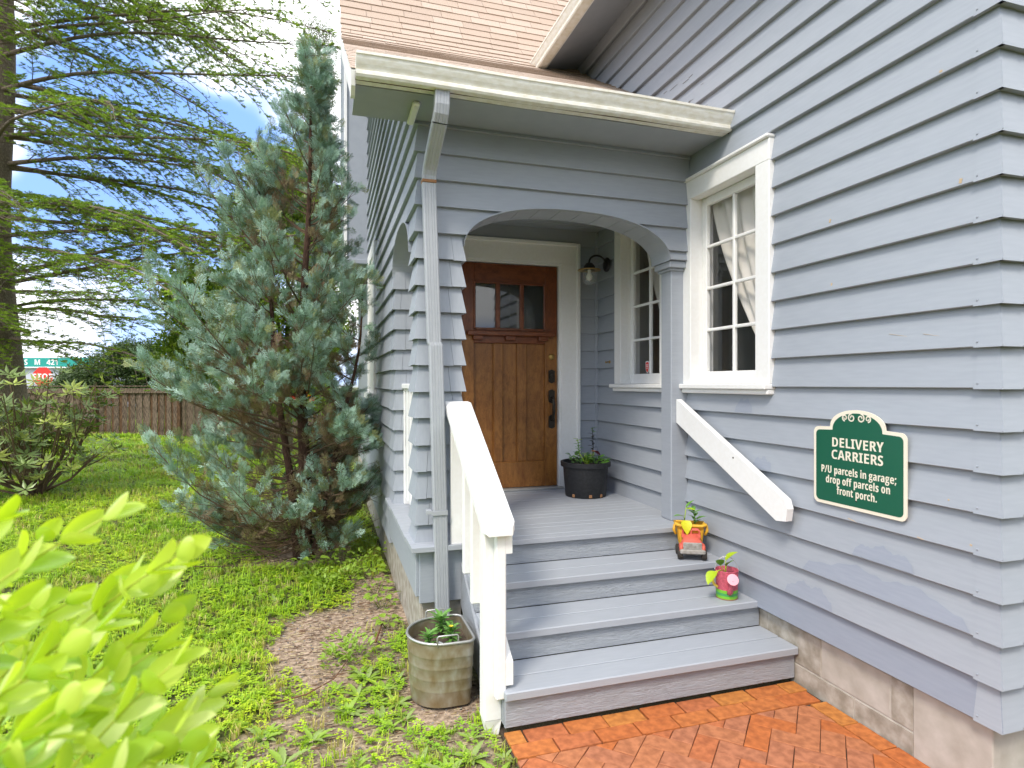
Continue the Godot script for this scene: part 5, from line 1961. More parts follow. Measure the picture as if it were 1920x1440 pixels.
func build_near_shrub() -> void:
	var base := v(-0.52, 0, 0.95)
	var t := thing("privet_shrub", "glossy yellow green shrub with oval leaves close to the edge of the lawn", "shrub", base)
	var leaf := near_leaf()
	var right := cam_right()
	var fwd := cam_fwd()
	# tip of each leafy shoot
	var tips := [[-0.217, 1.513, 0.716], [-0.155, 1.462, 0.739], [-0.175, 1.432, 0.787], [-0.249, 1.395, 0.914], [-0.185, 1.368, 0.811], [-0.18, 1.357, 0.747], [-0.144, 1.373, 0.672], [-0.197, 1.305, 0.794], [-0.138, 1.26, 0.828], [-0.148, 1.292, 0.695], [-0.159, 1.227, 0.782], [-0.328, 1.464, 0.855], [-0.322, 1.509, 0.741], [-0.291, 1.424, 0.739], [-0.307, 1.377, 0.88], [-0.227, 1.396, 0.719], [-0.213, 1.379, 0.589], [-0.258, 1.381, 0.655], [-0.222, 1.357, 0.592], [-0.175, 1.318, 0.60], [-0.184, 1.277, 0.685], [-0.197, 1.332, 0.546], [-0.26, 1.30, 0.75], [-0.23, 1.25, 0.86]]
	var stem_tris := 0
	for i in tips.size():
		var tip := v(tips[i][0], tips[i][1], tips[i][2]) - base
		var d := (right * (0.80 + jig(0.12)) + Vector3.UP * (0.50 + jig(0.14)) + fwd * jig(0.25)).normalized()
		var len := 0.23 + jig(0.03)
		var st := begin(true)
		var pts := []
		var rad := []
		for k in 9:
			var f := k / 8.0
			pts.append(tip - d * len * (1.0 - f) - Vector3.UP * 0.035 * (1.0 - f) * (1.0 - f))
			rad.append(lerpf(0.0019, 0.0009, f))
		# root the shoot in the bush
		pts.push_front(pts[0] - d * 0.16 - Vector3.UP * 0.12)
		rad.push_front(0.0026)
		tube(st, pts, rad, 6)
		var s := part(t, "shoot", done(st), M.shrub_stem)
		var pairs := 6
		for k in pairs:
			var f := 0.10 + 0.88 * k / (pairs - 1.0)
			var q := 1.0 + f * 8.0
			var kk := mini(int(q), 8)
			var o: Vector3 = pts[kk].lerp(pts[kk + 1], q - kk)
			var x := d.cross(Vector3.UP).normalized()
			var roll := (k % 2) * PI / 2 + 0.6 + i
			var size := 0.053 * (1.0 if k < pairs - 1 else 0.78) * rng.randf_range(0.88, 1.12)
			for e in [0.0, PI]:
				var side := x.rotated(d, roll + e + jig(0.2))
				var open := lerpf(0.95, 0.34, f) + jig(0.15)
				var ld := (d * cos(open) + side * sin(open)).normalized()
				var nz := d.cross(side).normalized()
				var face := ld.cross(nz).normalized()
				# leaf basis: y along the leaf, z its upper face, turned towards the shoot's tip
				var up := (d - ld * d.dot(ld)).normalized()
				var bs := Basis(ld.cross(up).normalized() * -1.0, ld, up)
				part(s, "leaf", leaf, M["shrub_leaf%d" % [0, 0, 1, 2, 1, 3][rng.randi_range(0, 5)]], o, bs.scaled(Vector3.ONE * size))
	# the body of the bush below and behind the shoots
	var places := []
	for i in 2600:
		var p := Vector3(jig(1), jig(1), jig(1)).normalized() * pow(rng.randf(), 0.4)
		p = Vector3(p.x * 0.40, 0.70 + p.y * 0.62, p.z * 0.45)
		var w := base + p
		# leave the open side to the shoots
		var u := (w - EYE).dot(right)
		var dep := (w - EYE).dot(fwd)
		if dep < 0.25 or w.y > 1.40 or u / dep > -0.50:
			continue
		var dd := (p - Vector3(0, 0.6, 0)).normalized() + Vector3(jig(0.7), jig(0.6) + 0.2, jig(0.7))
		places.append(Transform3D(towards(dd, rng.randf() * TAU).scaled(Vector3.ONE * 0.046 * rng.randf_range(0.8, 1.2)), p))
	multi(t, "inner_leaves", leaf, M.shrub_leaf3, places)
	var st2 := begin(true)
	for i in 12:
		var e := Vector3(jig(0.3), 0.9 + jig(0.25), jig(0.3))
		tube(st2, [Vector3(jig(0.05), -0.05, jig(0.05)), e * 0.5 + Vector3(jig(0.05), 0, 0), e], [0.012, 0.008, 0.003], 6)
	part(t, "woody_stems", done(st2), M.twig)

# ---------------------------------------------------------------- things on and by the porch
func curved_leaf(len: float, wid: float, droop: float, lobes := 0.0) -> ArrayMesh:
	var st := begin(true)
	var n := 10
	var grid := []
	for i in n + 1:
		var f := i / float(n)
		var wd := wid * 0.5 * pow(sin(PI * clampf(pow(f, 0.8), 0.0, 1.0)), 0.8) + 0.0008
		wd *= 1.0 + lobes * sin(f * 32.0)
		var y := len * f
		var z := -droop * f * f
		grid.append([Vector3(-wd, y, z + wd * 0.35), Vector3(0, y, z), Vector3(wd, y, z + wd * 0.35)])
	for i in n:
		for j in 2:
			for k in [[0, 0], [1, 0], [1, 1], [0, 0], [1, 1], [0, 1]]:
				st.add_vertex(grid[i + k[1]][j + k[0]])
	return done(st)

func place_leaf(p: Node3D, mesh: Mesh, m: Material, o: Vector3, d: Vector3, roll := 0.0, size := 1.0) -> void:
	# y along d, z as far up as it can be
	var y := d.normalized()
	var z := (Vector3.UP - y * y.y)
	z = z.normalized() if z.length() > 0.05 else Vector3.BACK
	var bs := Basis(y.cross(z), y, z) * Basis(Vector3.UP, roll)
	part(p, "leaf", mesh, m, o, bs.scaled(Vector3.ONE * size))

func stalk(p: Node3D, pts: Array, r: float, m: Material) -> void:
	var st := begin(true)
	var rad := []
	for i in pts.size():
		rad.append(lerpf(r, r * 0.55, i / float(pts.size() - 1)))
	tube(st, pts, rad, 6)
	part(p, "stalk", done(st), m)

func build_porch_things() -> void:
	# black nursery pot
	var po := v(2.155, DECK + 0.001, 4.80)
	var pot := thing("plant_pot", "large black plastic nursery pot beside the door casing", "plant pot", po)
	var st := begin(true)
	lathe(st, [Vector2(0.0, 0.0), Vector2(0.170, 0.0), Vector2(0.176, 0.006), Vector2(0.196, 0.262)], 40)
	part(pot, "body", done(st), M.pot_black)
	st = begin()
	lathe(st, [Vector2(0.196, 0.262), Vector2(0.213, 0.258), Vector2(0.216, 0.262), Vector2(0.217, 0.296), Vector2(0.213, 0.300), Vector2(0.201, 0.299), Vector2(0.193, 0.25), Vector2(0.188, 0.2)], 40)
	part(pot, "rim", done(st), M.pot_black)
	st = begin()
	lathe(st, [Vector2(0.193, 0.252), Vector2(0.15, 0.262), Vector2(0.08, 0.268), Vector2(0.0, 0.265)], 28)
	part(pot, "soil", done(st), M.soil)
	for a in [1.75, 1.15, 2.6]:
		part(pot, "drain_hole", cbox(Vector3(0.026, 0.026, 0.008), 0.004), M.rust, Vector3(cos(a) * 0.1765, 0.02, sin(a) * 0.1765), Basis(Vector3.UP, PI / 2 - a))
	var g := "plants in the black pot"
	# leafy bright plant
	var lf := curved_leaf(0.05, 0.026, 0.015, 0.10)
	var p1 := thing("flowering_plant", "bright green leafy plant with an upright shoot in the black pot", "plant", po + Vector3(-0.06, 0.26, 0.03), g)
	stalk(p1, [Vector3.ZERO, Vector3(-0.01, 0.12, 0), Vector3(-0.03, 0.24, 0)], 0.004, M.seedling_leaf)
	for i in 46:
		var a := rng.randf() * TAU
		var h := 0.02 + 0.08 * rng.randf()
		var r := 0.02 + 0.075 * rng.randf()
		place_leaf(p1, lf, M.seedling_leaf if i % 3 else M.marigold_leaf, Vector3(cos(a) * r, h, sin(a) * r), Vector3(cos(a), 0.7 + jig(0.4), sin(a)), jig(0.5), rng.randf_range(0.8, 1.2))
	for i in 18:
		var a := i * 2.4
		var h := 0.08 + 0.16 * i / 18.0
		place_leaf(p1, lf, M.seedling_leaf if i < 14 else M.lime_leaf, Vector3(-0.03 * h / 0.24, h, 0), Vector3(cos(a), 0.5, sin(a)), 0.0, 0.85)
	for i in 7:
		var a := i * 0.9
		stalk(p1, [Vector3(0.03, 0.0, 0.06), Vector3(0.03 + cos(a) * 0.03, 0.06, 0.06 + sin(a) * 0.01), Vector3(0.03 + cos(a) * 0.075, 0.12, 0.06 + sin(a) * 0.02)], 0.0025, M.lime_leaf)
	# low plant with an orange flower
	var p2 := thing("flowering_plant", "low green plant with one orange flower in the black pot", "plant", po + Vector3(0.075, 0.26, 0.045), g)
	for i in 52:
		var a := rng.randf() * TAU
		var r := 0.015 + 0.085 * rng.randf()
		place_leaf(p2, lf, M.seedling_leaf if i % 4 else M.marigold_leaf, Vector3(cos(a) * r, 0.01 + 0.06 * rng.randf(), sin(a) * r * 0.8), Vector3(cos(a), 0.6 + jig(0.4), sin(a)), jig(0.5), rng.randf_range(0.7, 1.1))
	stalk(p2, [Vector3.ZERO, Vector3(-0.02, 0.07, 0.01), Vector3(-0.03, 0.125, 0.02)], 0.003, M.seedling_leaf)
	var petal := curved_leaf(0.022, 0.014, 0.004)
	for i in 9:
		var a := i * 0.7
		part(p2, "petal", petal, M.orange_petal, Vector3(-0.03, 0.127, 0.02), towards(Vector3(cos(a), 0.45, sin(a)), 0.0))
	# dark upright shoot
	var p3 := thing("dark_plant", "slender dark purple shoot with maroon leaves at the back of the black pot", "plant", po + Vector3(0.10, 0.26, -0.07), g)
	stalk(p3, [Vector3.ZERO, Vector3(0.005, 0.18, 0), Vector3(-0.005, 0.33, 0)], 0.004, M.dark_leaf)
	for i in 17:
		var a := i * 2.4
		var h := 0.10 + 0.23 * i / 17.0
		place_leaf(p3, lf, M.dark_leaf if i < 13 else M.marigold_leaf, Vector3(0, h, 0), Vector3(cos(a), 0.55, sin(a)), 0.0, 0.95)
	place_leaf(p3, curved_leaf(0.06, 0.045, 0.02), M.maroon_leaf, Vector3(0.01, 0.11, 0.02), Vector3(0.9, -0.35, 0.6), 0.4)
	wall_lamp()
	# small brass hook in the wall, sticker in the porch window
	var hk := thing("wall_hook", "small brass hook on the porch wall beside the inner window", "hook", v(2.452, 1.85, 4.93))
	st = begin(true)
	tube(st, [Vector3(0.0, 0, 0), Vector3(-0.025, 0, 0), Vector3(-0.04, -0.008, 0), Vector3(-0.042, 0.008, 0.0)], [0.007, 0.006, 0.006, 0.004], 8)
	lathe(st, [Vector2(0.016, 0), Vector2(0.014, 0.004), Vector2(0, 0.006)], 12, Vector3.ZERO, Basis(Vector3.BACK, PI / 2))
	part(hk, "hook", done(st), M.brass)
	var sk := thing("shield_sticker", "small red shield sticker with a white edge inside the inner window pane", "sticker", v(WX + 0.060, 1.79, 4.42))
	var sh := PackedVector2Array([Vector2(-0.03, 0.045), Vector2(0.0, 0.052), Vector2(0.03, 0.045), Vector2(0.03, -0.01), Vector2(0.018, -0.038), Vector2(0, -0.052), Vector2(-0.018, -0.038), Vector2(-0.03, -0.01)])
	st = begin()
	prism(st, sh, Vector3.ZERO, Vector3(0, 0, 1), Vector3.UP, Vector3(-0.0008, 0, 0))
	part(sk, "edge", done(st), M.plain_white)
	var sh2 := PackedVector2Array()
	for q in sh:
		sh2.append(q * 0.82)
	st = begin()
	prism(st, sh2, Vector3(-0.001, 0, 0), Vector3(0, 0, 1), Vector3.UP, Vector3(-0.0008, 0, 0))
	part(sk, "shield", done(st), M.sign_red)
	for i in 3:
		part(sk, "print_line", cbox(Vector3(0.0006, 0.006, 0.034 - 0.006 * i), 0.0001), M.plain_white, Vector3(-0.0022, 0.018 - i * 0.014, 0))
	toy_truck()
	watering_can()

func wall_lamp() -> void:
	var l := thing("wall_lamp", "dark barn style wall lamp with a brass collar and glass jar on the porch wall", "lamp", v(2.452, 2.74, 4.98))
	var st := begin(true)
	lathe(st, [Vector2(0.065, 0.0), Vector2(0.065, 0.012), Vector2(0.05, 0.022), Vector2(0.0, 0.026)], 24, Vector3.ZERO, Basis(Vector3.BACK, PI / 2))
	part(l, "back_plate", done(st), M.black_metal)
	st = begin(true)
	var pts := []
	var rad := []
	for i in 13:
		var t := i / 12.0 * 3.3
		pts.append(Vector3(-0.02 - 0.085 * (1.0 - cos(t)), 0.075 * sin(t), 0.02 * i / 12.0))
		rad.append(0.009)
	tube(st, pts, rad, 8)
	part(l, "gooseneck", done(st), M.black_metal)
	var o: Vector3 = pts[-1] + Vector3(0, -0.02, 0)
	st = begin(true)
	lathe(st, [Vector2(0.0, 0.035), Vector2(0.03, 0.03), Vector2(0.052, 0.0), Vector2(0.052, -0.03), Vector2(0.0, -0.03)], 24, o)
	part(l, "socket_cap", done(st), M.black_metal)
	st = begin(true)
	lathe(st, [Vector2(0.05, -0.022), Vector2(0.105, -0.030), Vector2(0.105, -0.036), Vector2(0.05, -0.030)], 28, o)
	part(l, "collar", done(st), M.brass)
	st = begin(true)
	lathe(st, [Vector2(0.05, -0.03), Vector2(0.054, -0.06), Vector2(0.052, -0.14), Vector2(0.03, -0.163), Vector2(0.0, -0.168)], 28, o)
	part(l, "glass_jar", done(st), M.jar)
	st = begin(true)
	lathe(st, [Vector2(0.014, -0.03), Vector2(0.014, -0.055), Vector2(0.029, -0.09), Vector2(0.024, -0.118), Vector2(0.0, -0.128)], 18, o)
	part(l, "bulb", done(st), M.plain_white)

func toy_truck() -> void:
	var o := v(2.275, 0.521, 3.40)
	var t := thing("toy_truck", "red and yellow toy dump truck planted with seedlings on the step", "toy truck", o)
	var tr := Basis(Vector3.UP, -0.47)
	t.basis = tr
	# local: -z... front faces +z (towards the street)
	var f := 0.085
	var st := begin(true)
	# hood and cab loft: sections along z
	var secs := [[f, 0.046, 0.118, 0.066], [f - 0.006, 0.046, 0.128, 0.070], [f - 0.045, 0.046, 0.142, 0.070], [f - 0.065, 0.046, 0.150, 0.064]]
	var prev := []
	for s in secs:
		var ring := []
		var w: float = s[3]
		for q in [[-1.0, s[1]], [-1.02, 0.085], [-0.93, 0.11], [-0.62, s[2]], [0.0, s[2] + 0.006], [0.62, s[2]], [0.93, 0.11], [1.02, 0.085], [1.0, s[1]]]:
			ring.append(Vector3(q[0] * w, q[1], s[0]))
		if prev.size():
			for i in ring.size() - 1:
				quad(st, prev[i], prev[i + 1], ring[i + 1], ring[i], Vector3(0, 0.06, s[0] + 0.01))
		else:
			for i in range(1, ring.size() - 1):
				tri(st, ring[0], ring[i], ring[i + 1], Vector3(0, 0.08, 0))
		prev = ring
	part(t, "hood", done(st), M.toy_red)
	st = begin()
	# cab with two window openings
	hexa(st, [Vector3(-0.060, 0.13, f - 0.060), Vector3(0.060, 0.13, f - 0.060), Vector3(0.060, 0.13, f - 0.095), Vector3(-0.060, 0.13, f - 0.095), Vector3(-0.058, 0.153, f - 0.064), Vector3(0.058, 0.153, f - 0.064), Vector3(0.058, 0.153, f - 0.095), Vector3(-0.058, 0.153, f - 0.095)])
	hexa(st, [Vector3(-0.052, 0.176, f - 0.070), Vector3(0.052, 0.176, f - 0.070), Vector3(0.054, 0.176, f - 0.10), Vector3(-0.054, 0.176, f - 0.10), Vector3(-0.045, 0.189, f - 0.076), Vector3(0.045, 0.189, f - 0.076), Vector3(0.047, 0.189, f - 0.10), Vector3(-0.047, 0.189, f - 0.10)])
	for x in [-0.052, 0.0, 0.052]:
		add_cbox(st, Vector3(x, 0.1645, f - 0.070), Vector3(0.011, 0.025, 0.010), 0.002)
	add_cbox(st, Vector3(0, 0.1645, f - 0.112), Vector3(0.112, 0.05, 0.006), 0.002)
	add_cbox(st, Vector3(0, 0.186, f - 0.10), Vector3(0.09, 0.006, 0.024), 0.002)
	for x in [-0.053, 0.053]:
		add_cbox(st, Vector3(x, 0.1645, f - 0.092), Vector3(0.006, 0.028, 0.04), 0.002)
	part(t, "cab", done(st), M.toy_red)
	st = begin()
	add_cbox(st, Vector3(0, 0.092, f + 0.004), Vector3(0.116, 0.046, 0.014), 0.006)
	for i in 9:
		add_cbox(st, Vector3(-0.04 + 0.01 * i, 0.088, f + 0.012), Vector3(0.005, 0.026, 0.004), 0.001)
	part(t, "grille", done(st), M.toy_grey)
	part(t, "bumper", cbox(Vector3(0.158, 0.030, 0.026), 0.010), M.toy_grey, Vector3(0, 0.058, f + 0.012))
	# fenders
	for s in [-1.0, 1.0]:
		st = begin(true)
		tube(st, [Vector3(s * 0.068, 0.05, f + 0.002), Vector3(s * 0.068, 0.085, f - 0.006), Vector3(s * 0.068, 0.092, f - 0.03), Vector3(s * 0.068, 0.07, f - 0.06)], [0.012, 0.014, 0.014, 0.012], 8)
		part(t, "fender", done(st), M.toy_red)
	part(t, "chassis", cbox(Vector3(0.09, 0.03, 0.17), 0.003), M.toy_tyre, Vector3(0, 0.05, 0.0))
	for s in [-1.0, 1.0]:
		for z in [f - 0.022, -0.055]:
			st = begin()
			lathe(st, [Vector2(0.0, -0.016), Vector2(0.028, -0.016), Vector2(0.034, -0.012), Vector2(0.034, 0.012), Vector2(0.028, 0.016), Vector2(0.0, 0.016)], 16, Vector3.ZERO)
			part(t, "wheel", done(st), M.toy_tyre, Vector3(s * 0.074, 0.034, z), Basis(Vector3.BACK, PI / 2))
	# flared dump box
	st = begin()
	var th := 0.006
	for s in [-1.0, 1.0]:
		hexa(st, [Vector3(s * 0.072, 0.075, -0.105), Vector3(s * 0.072, 0.075, -0.014), Vector3(s * 0.086, 0.200, -0.006), Vector3(s * 0.086, 0.200, -0.115), Vector3(s * (0.072 - th), 0.075, -0.105), Vector3(s * (0.072 - th), 0.075, -0.014), Vector3(s * (0.086 - th), 0.200, -0.006), Vector3(s * (0.086 - th), 0.200, -0.115)])
	hexa(st, [Vector3(-0.07, 0.075, -0.014), Vector3(0.07, 0.075, -0.014), Vector3(0.084, 0.200, -0.006), Vector3(-0.084, 0.200, -0.006), Vector3(-0.07, 0.075, -0.020), Vector3(0.07, 0.075, -0.020), Vector3(0.084, 0.200, -0.012), Vector3(-0.084, 0.200, -0.012)])
	hexa(st, [Vector3(-0.07, 0.075, -0.105), Vector3(0.07, 0.075, -0.105), Vector3(0.084, 0.200, -0.115), Vector3(-0.084, 0.200, -0.115), Vector3(-0.07, 0.075, -0.099), Vector3(0.07, 0.075, -0.099), Vector3(0.084, 0.200, -0.109), Vector3(-0.084, 0.200, -0.109)])
	hexa(st, [Vector3(-0.07, 0.075, -0.105), Vector3(0.07, 0.075, -0.105), Vector3(0.07, 0.075, -0.014), Vector3(-0.07, 0.075, -0.014), Vector3(-0.07, 0.08, -0.105), Vector3(0.07, 0.08, -0.105), Vector3(0.07, 0.08, -0.014), Vector3(-0.07, 0.08, -0.014)])
	part(t, "dump_box", done(st), M.toy_yellow)
	st = begin(true)
	tube(st, [Vector3(-0.100, 0.212, -0.004), Vector3(-0.070, 0.202, 0.002), Vector3(0.070, 0.202, 0.002), Vector3(0.100, 0.212, -0.004)], [0.011, 0.011, 0.011, 0.011], 8)
	tube(st, [Vector3(-0.092, 0.203, -0.004), Vector3(-0.092, 0.203, -0.118)], [0.009, 0.009], 8)
	tube(st, [Vector3(0.092, 0.203, -0.004), Vector3(0.092, 0.203, -0.118)], [0.009, 0.009], 8)
	tube(st, [Vector3(-0.085, 0.203, -0.116), Vector3(0.085, 0.203, -0.116)], [0.009, 0.009], 8)
	part(t, "box_rim", done(st), M.toy_yellow)
	for s in [-1.0, 1.0]:
		st = begin(true)
		tube(st, [Vector3(s * 0.099, 0.205, -0.02), Vector3(s * 0.106, 0.17, -0.02), Vector3(s * 0.092, 0.14, -0.02)], [0.010, 0.010, 0.008], 8)
		part(t, "side_lug", done(st), M.toy_yellow)
	part(t, "soil", cbox(Vector3(0.155, 0.02, 0.092), 0.004), M.soil, Vector3(0, 0.180, -0.058))
	# seedlings
	var p := thing("seedling", "seedling with one yellow leaf growing in the toy truck", "plant", o + tr * Vector3(-0.04, 0.19, -0.055), "seedlings on the steps")
	var lf := curved_leaf(0.075, 0.032, 0.02, 0.06)
	stalk(p, [Vector3.ZERO, Vector3(0.01, 0.06, 0), Vector3(0.02, 0.12, 0)], 0.004, M.lime_leaf)
	place_leaf(p, lf, M.seedling_leaf, Vector3(0.02, 0.115, 0), Vector3(0.55, 0.85, 0.1))
	place_leaf(p, lf, M.seedling_leaf, Vector3(0.0, 0.06, 0), Vector3(-0.95, 0.35, 0.1), 0.0, 1.05)
	place_leaf(p, lf, M.lime_leaf, Vector3(0.02, 0.11, 0), Vector3(0.7, 0.1, 0.5), 0.3, 0.8)
	place_leaf(p, curved_leaf(0.085, 0.075, 0.05), M.yellow_leaf, Vector3(-0.02, 0.045, 0.045), Vector3(-0.15, -0.55, 0.75), 0.0, 0.95)
	place_leaf(p, lf, M.seedling_leaf, Vector3(0.01, 0.05, 0), Vector3(-0.5, 0.3, 0.5), 0.3, 0.6)
	var p2 := thing("seedling", "bushy dark green seedling on the wall side of the toy truck", "plant", o + tr * Vector3(0.035, 0.19, -0.06), "seedlings on the steps")
	stalk(p2, [Vector3.ZERO, Vector3(-0.005, 0.05, 0), Vector3(-0.01, 0.10, 0)], 0.004, M.seedling_leaf)
	for i in 11:
		var a := i * 2.4
		place_leaf(p2, lf, M.seedling_leaf if i % 3 else M.marigold_leaf, Vector3(-0.01 * i / 11.0, 0.02 + 0.008 * i, 0), Vector3(cos(a), 0.75, sin(a)), 0.0, 0.62 + 0.02 * i)
	place_leaf(p2, lf, M.seedling_leaf, Vector3(0.01, 0.04, 0), Vector3(0.9, 0.5, 0.1), 0.0, 1.0)
	var p3 := thing("seedling", "tiny single green shoot in the middle of the toy truck", "plant", o + tr * Vector3(-0.005, 0.19, -0.03), "seedlings on the steps")
	place_leaf(p3, lf, M.seedling_leaf, Vector3.ZERO, Vector3(0.1, 1, 0.1), 0.0, 0.6)
	place_leaf(p3, lf, M.marigold_leaf, Vector3.ZERO, Vector3(-0.2, 1, 0), 0.8, 0.5)

func watering_can() -> void:
	var o := v(2.315, 0.361, 3.085)
	var t := thing("watering_can", "small pink and green painted tin watering can on the step", "watering can", o)
	t.rotation.y = -0.5
	var band := func(y0: float, y1: float, m: Material, called: String) -> void:
		var st := begin(true)
		lathe(st, [Vector2(lerpf(0.062, 0.066, y0 / 0.17), y0), Vector2(lerpf(0.062, 0.066, y1 / 0.17), y1)], 36)
		part(t, called, done(st), m)
	band.call(0.004, 0.022, M.can_green, "green_band")
	band.call(0.022, 0.038, M.can_teal, "teal_band")
	band.call(0.038, 0.056, M.can_green, "green_band")
	band.call(0.056, 0.165, M.can_pink, "body")
	var st := begin(true)
	lathe(st, [Vector2(0.0, 0.002), Vector2(0.0635, 0.0), Vector2(0.064, 0.005), Vector2(0.062, 0.006)], 36)
	part(t, "base_ring", done(st), M.rust)
	st = begin(true)
	lathe(st, [Vector2(0.066, 0.163), Vector2(0.0685, 0.166), Vector2(0.0665, 0.170), Vector2(0.064, 0.166), Vector2(0.062, 0.10)], 36)
	part(t, "rim", done(st), M.can_pink)
	st = begin()
	lathe(st, [Vector2(0.0635, 0.135), Vector2(0.0, 0.14)], 24)
	part(t, "soil", done(st), M.soil)
	# spout on the street side with its round rose
	var fd := Vector3(0.12, 0, 1).normalized()
	st = begin(true)
	tube(st, [fd * 0.058 + Vector3(0, 0.045, 0), fd * 0.078 + Vector3(0, 0.058, 0), fd * 0.098 + Vector3(0.004, 0.115, 0), fd * 0.104 + Vector3(0.006, 0.135, 0)], [0.017, 0.016, 0.011, 0.013], 12)
	part(t, "spout", done(st), M.can_pink)
	st = begin()
	var rb := towards((fd + Vector3.UP * 0.55).normalized())
	lathe(st, [Vector2(0.012, -0.012), Vector2(0.033, 0.0), Vector2(0.033, 0.004), Vector2(0.0, 0.006)], 28, fd * 0.105 + Vector3(0.006, 0.138, 0), rb)
	part(t, "rose", done(st), M.can_pale)
	# wire bail and rear handle
	st = begin(true)
	var pts := []
	var rad := []
	for i in 17:
		var a := PI * i / 16.0
		pts.append(Vector3(cos(a) * 0.069, 0.15 + sin(a) * 0.088, -0.028 * sin(a)))
		rad.append(0.0022)
	tube(st, pts, rad, 6)
	part(t, "bail_handle", done(st), M.wire)
	st = begin(true)
	pts = []
	rad = []
	for i in 13:
		var a := -1.5 + 3.0 * i / 12.0
		pts.append(Vector3(-0.052 - cos(a) * 0.034, 0.115 + sin(a) * 0.045, 0.03))
		rad.append(0.008)
	tube(st, pts, rad, 8)
	part(t, "side_handle", done(st), M.can_yellow)
	var p := thing("seedling", "leafy seedling leaning out of the pink watering can", "plant", o + Vector3(-0.01, 0.14, 0), "seedlings on the steps")
	var lf := curved_leaf(0.085, 0.058, 0.03, 0.10)
	for s in [[Vector3(0.01, 0.075, -0.01), Vector3(0.45, 0.9, 0.3), 1.0], [Vector3(-0.035, 0.055, 0), Vector3(-0.3, 0.85, 0.35), 0.85], [Vector3(0.0, 0.05, 0.01), Vector3(0.1, 0.9, 0.5), 0.75]]:
		stalk(p, [Vector3.ZERO, (s[0] as Vector3) * 0.5 + Vector3(0, 0.006, 0), s[0]], 0.0035, M.lime_leaf)
		place_leaf(p, lf, M.seedling_leaf if s[2] < 0.9 else M.lime_leaf, s[0], s[1], 0.2, s[2])
	stalk(p, [Vector3(-0.01, 0, 0), Vector3(-0.05, 0.035, 0.02), Vector3(-0.10, 0.03, 0.03)], 0.004, M.lime_leaf)
	place_leaf(p, lf, M.lime_leaf, Vector3(-0.095, 0.034, 0.03), Vector3(-0.85, -0.35, 0.35), 0.0, 1.1)

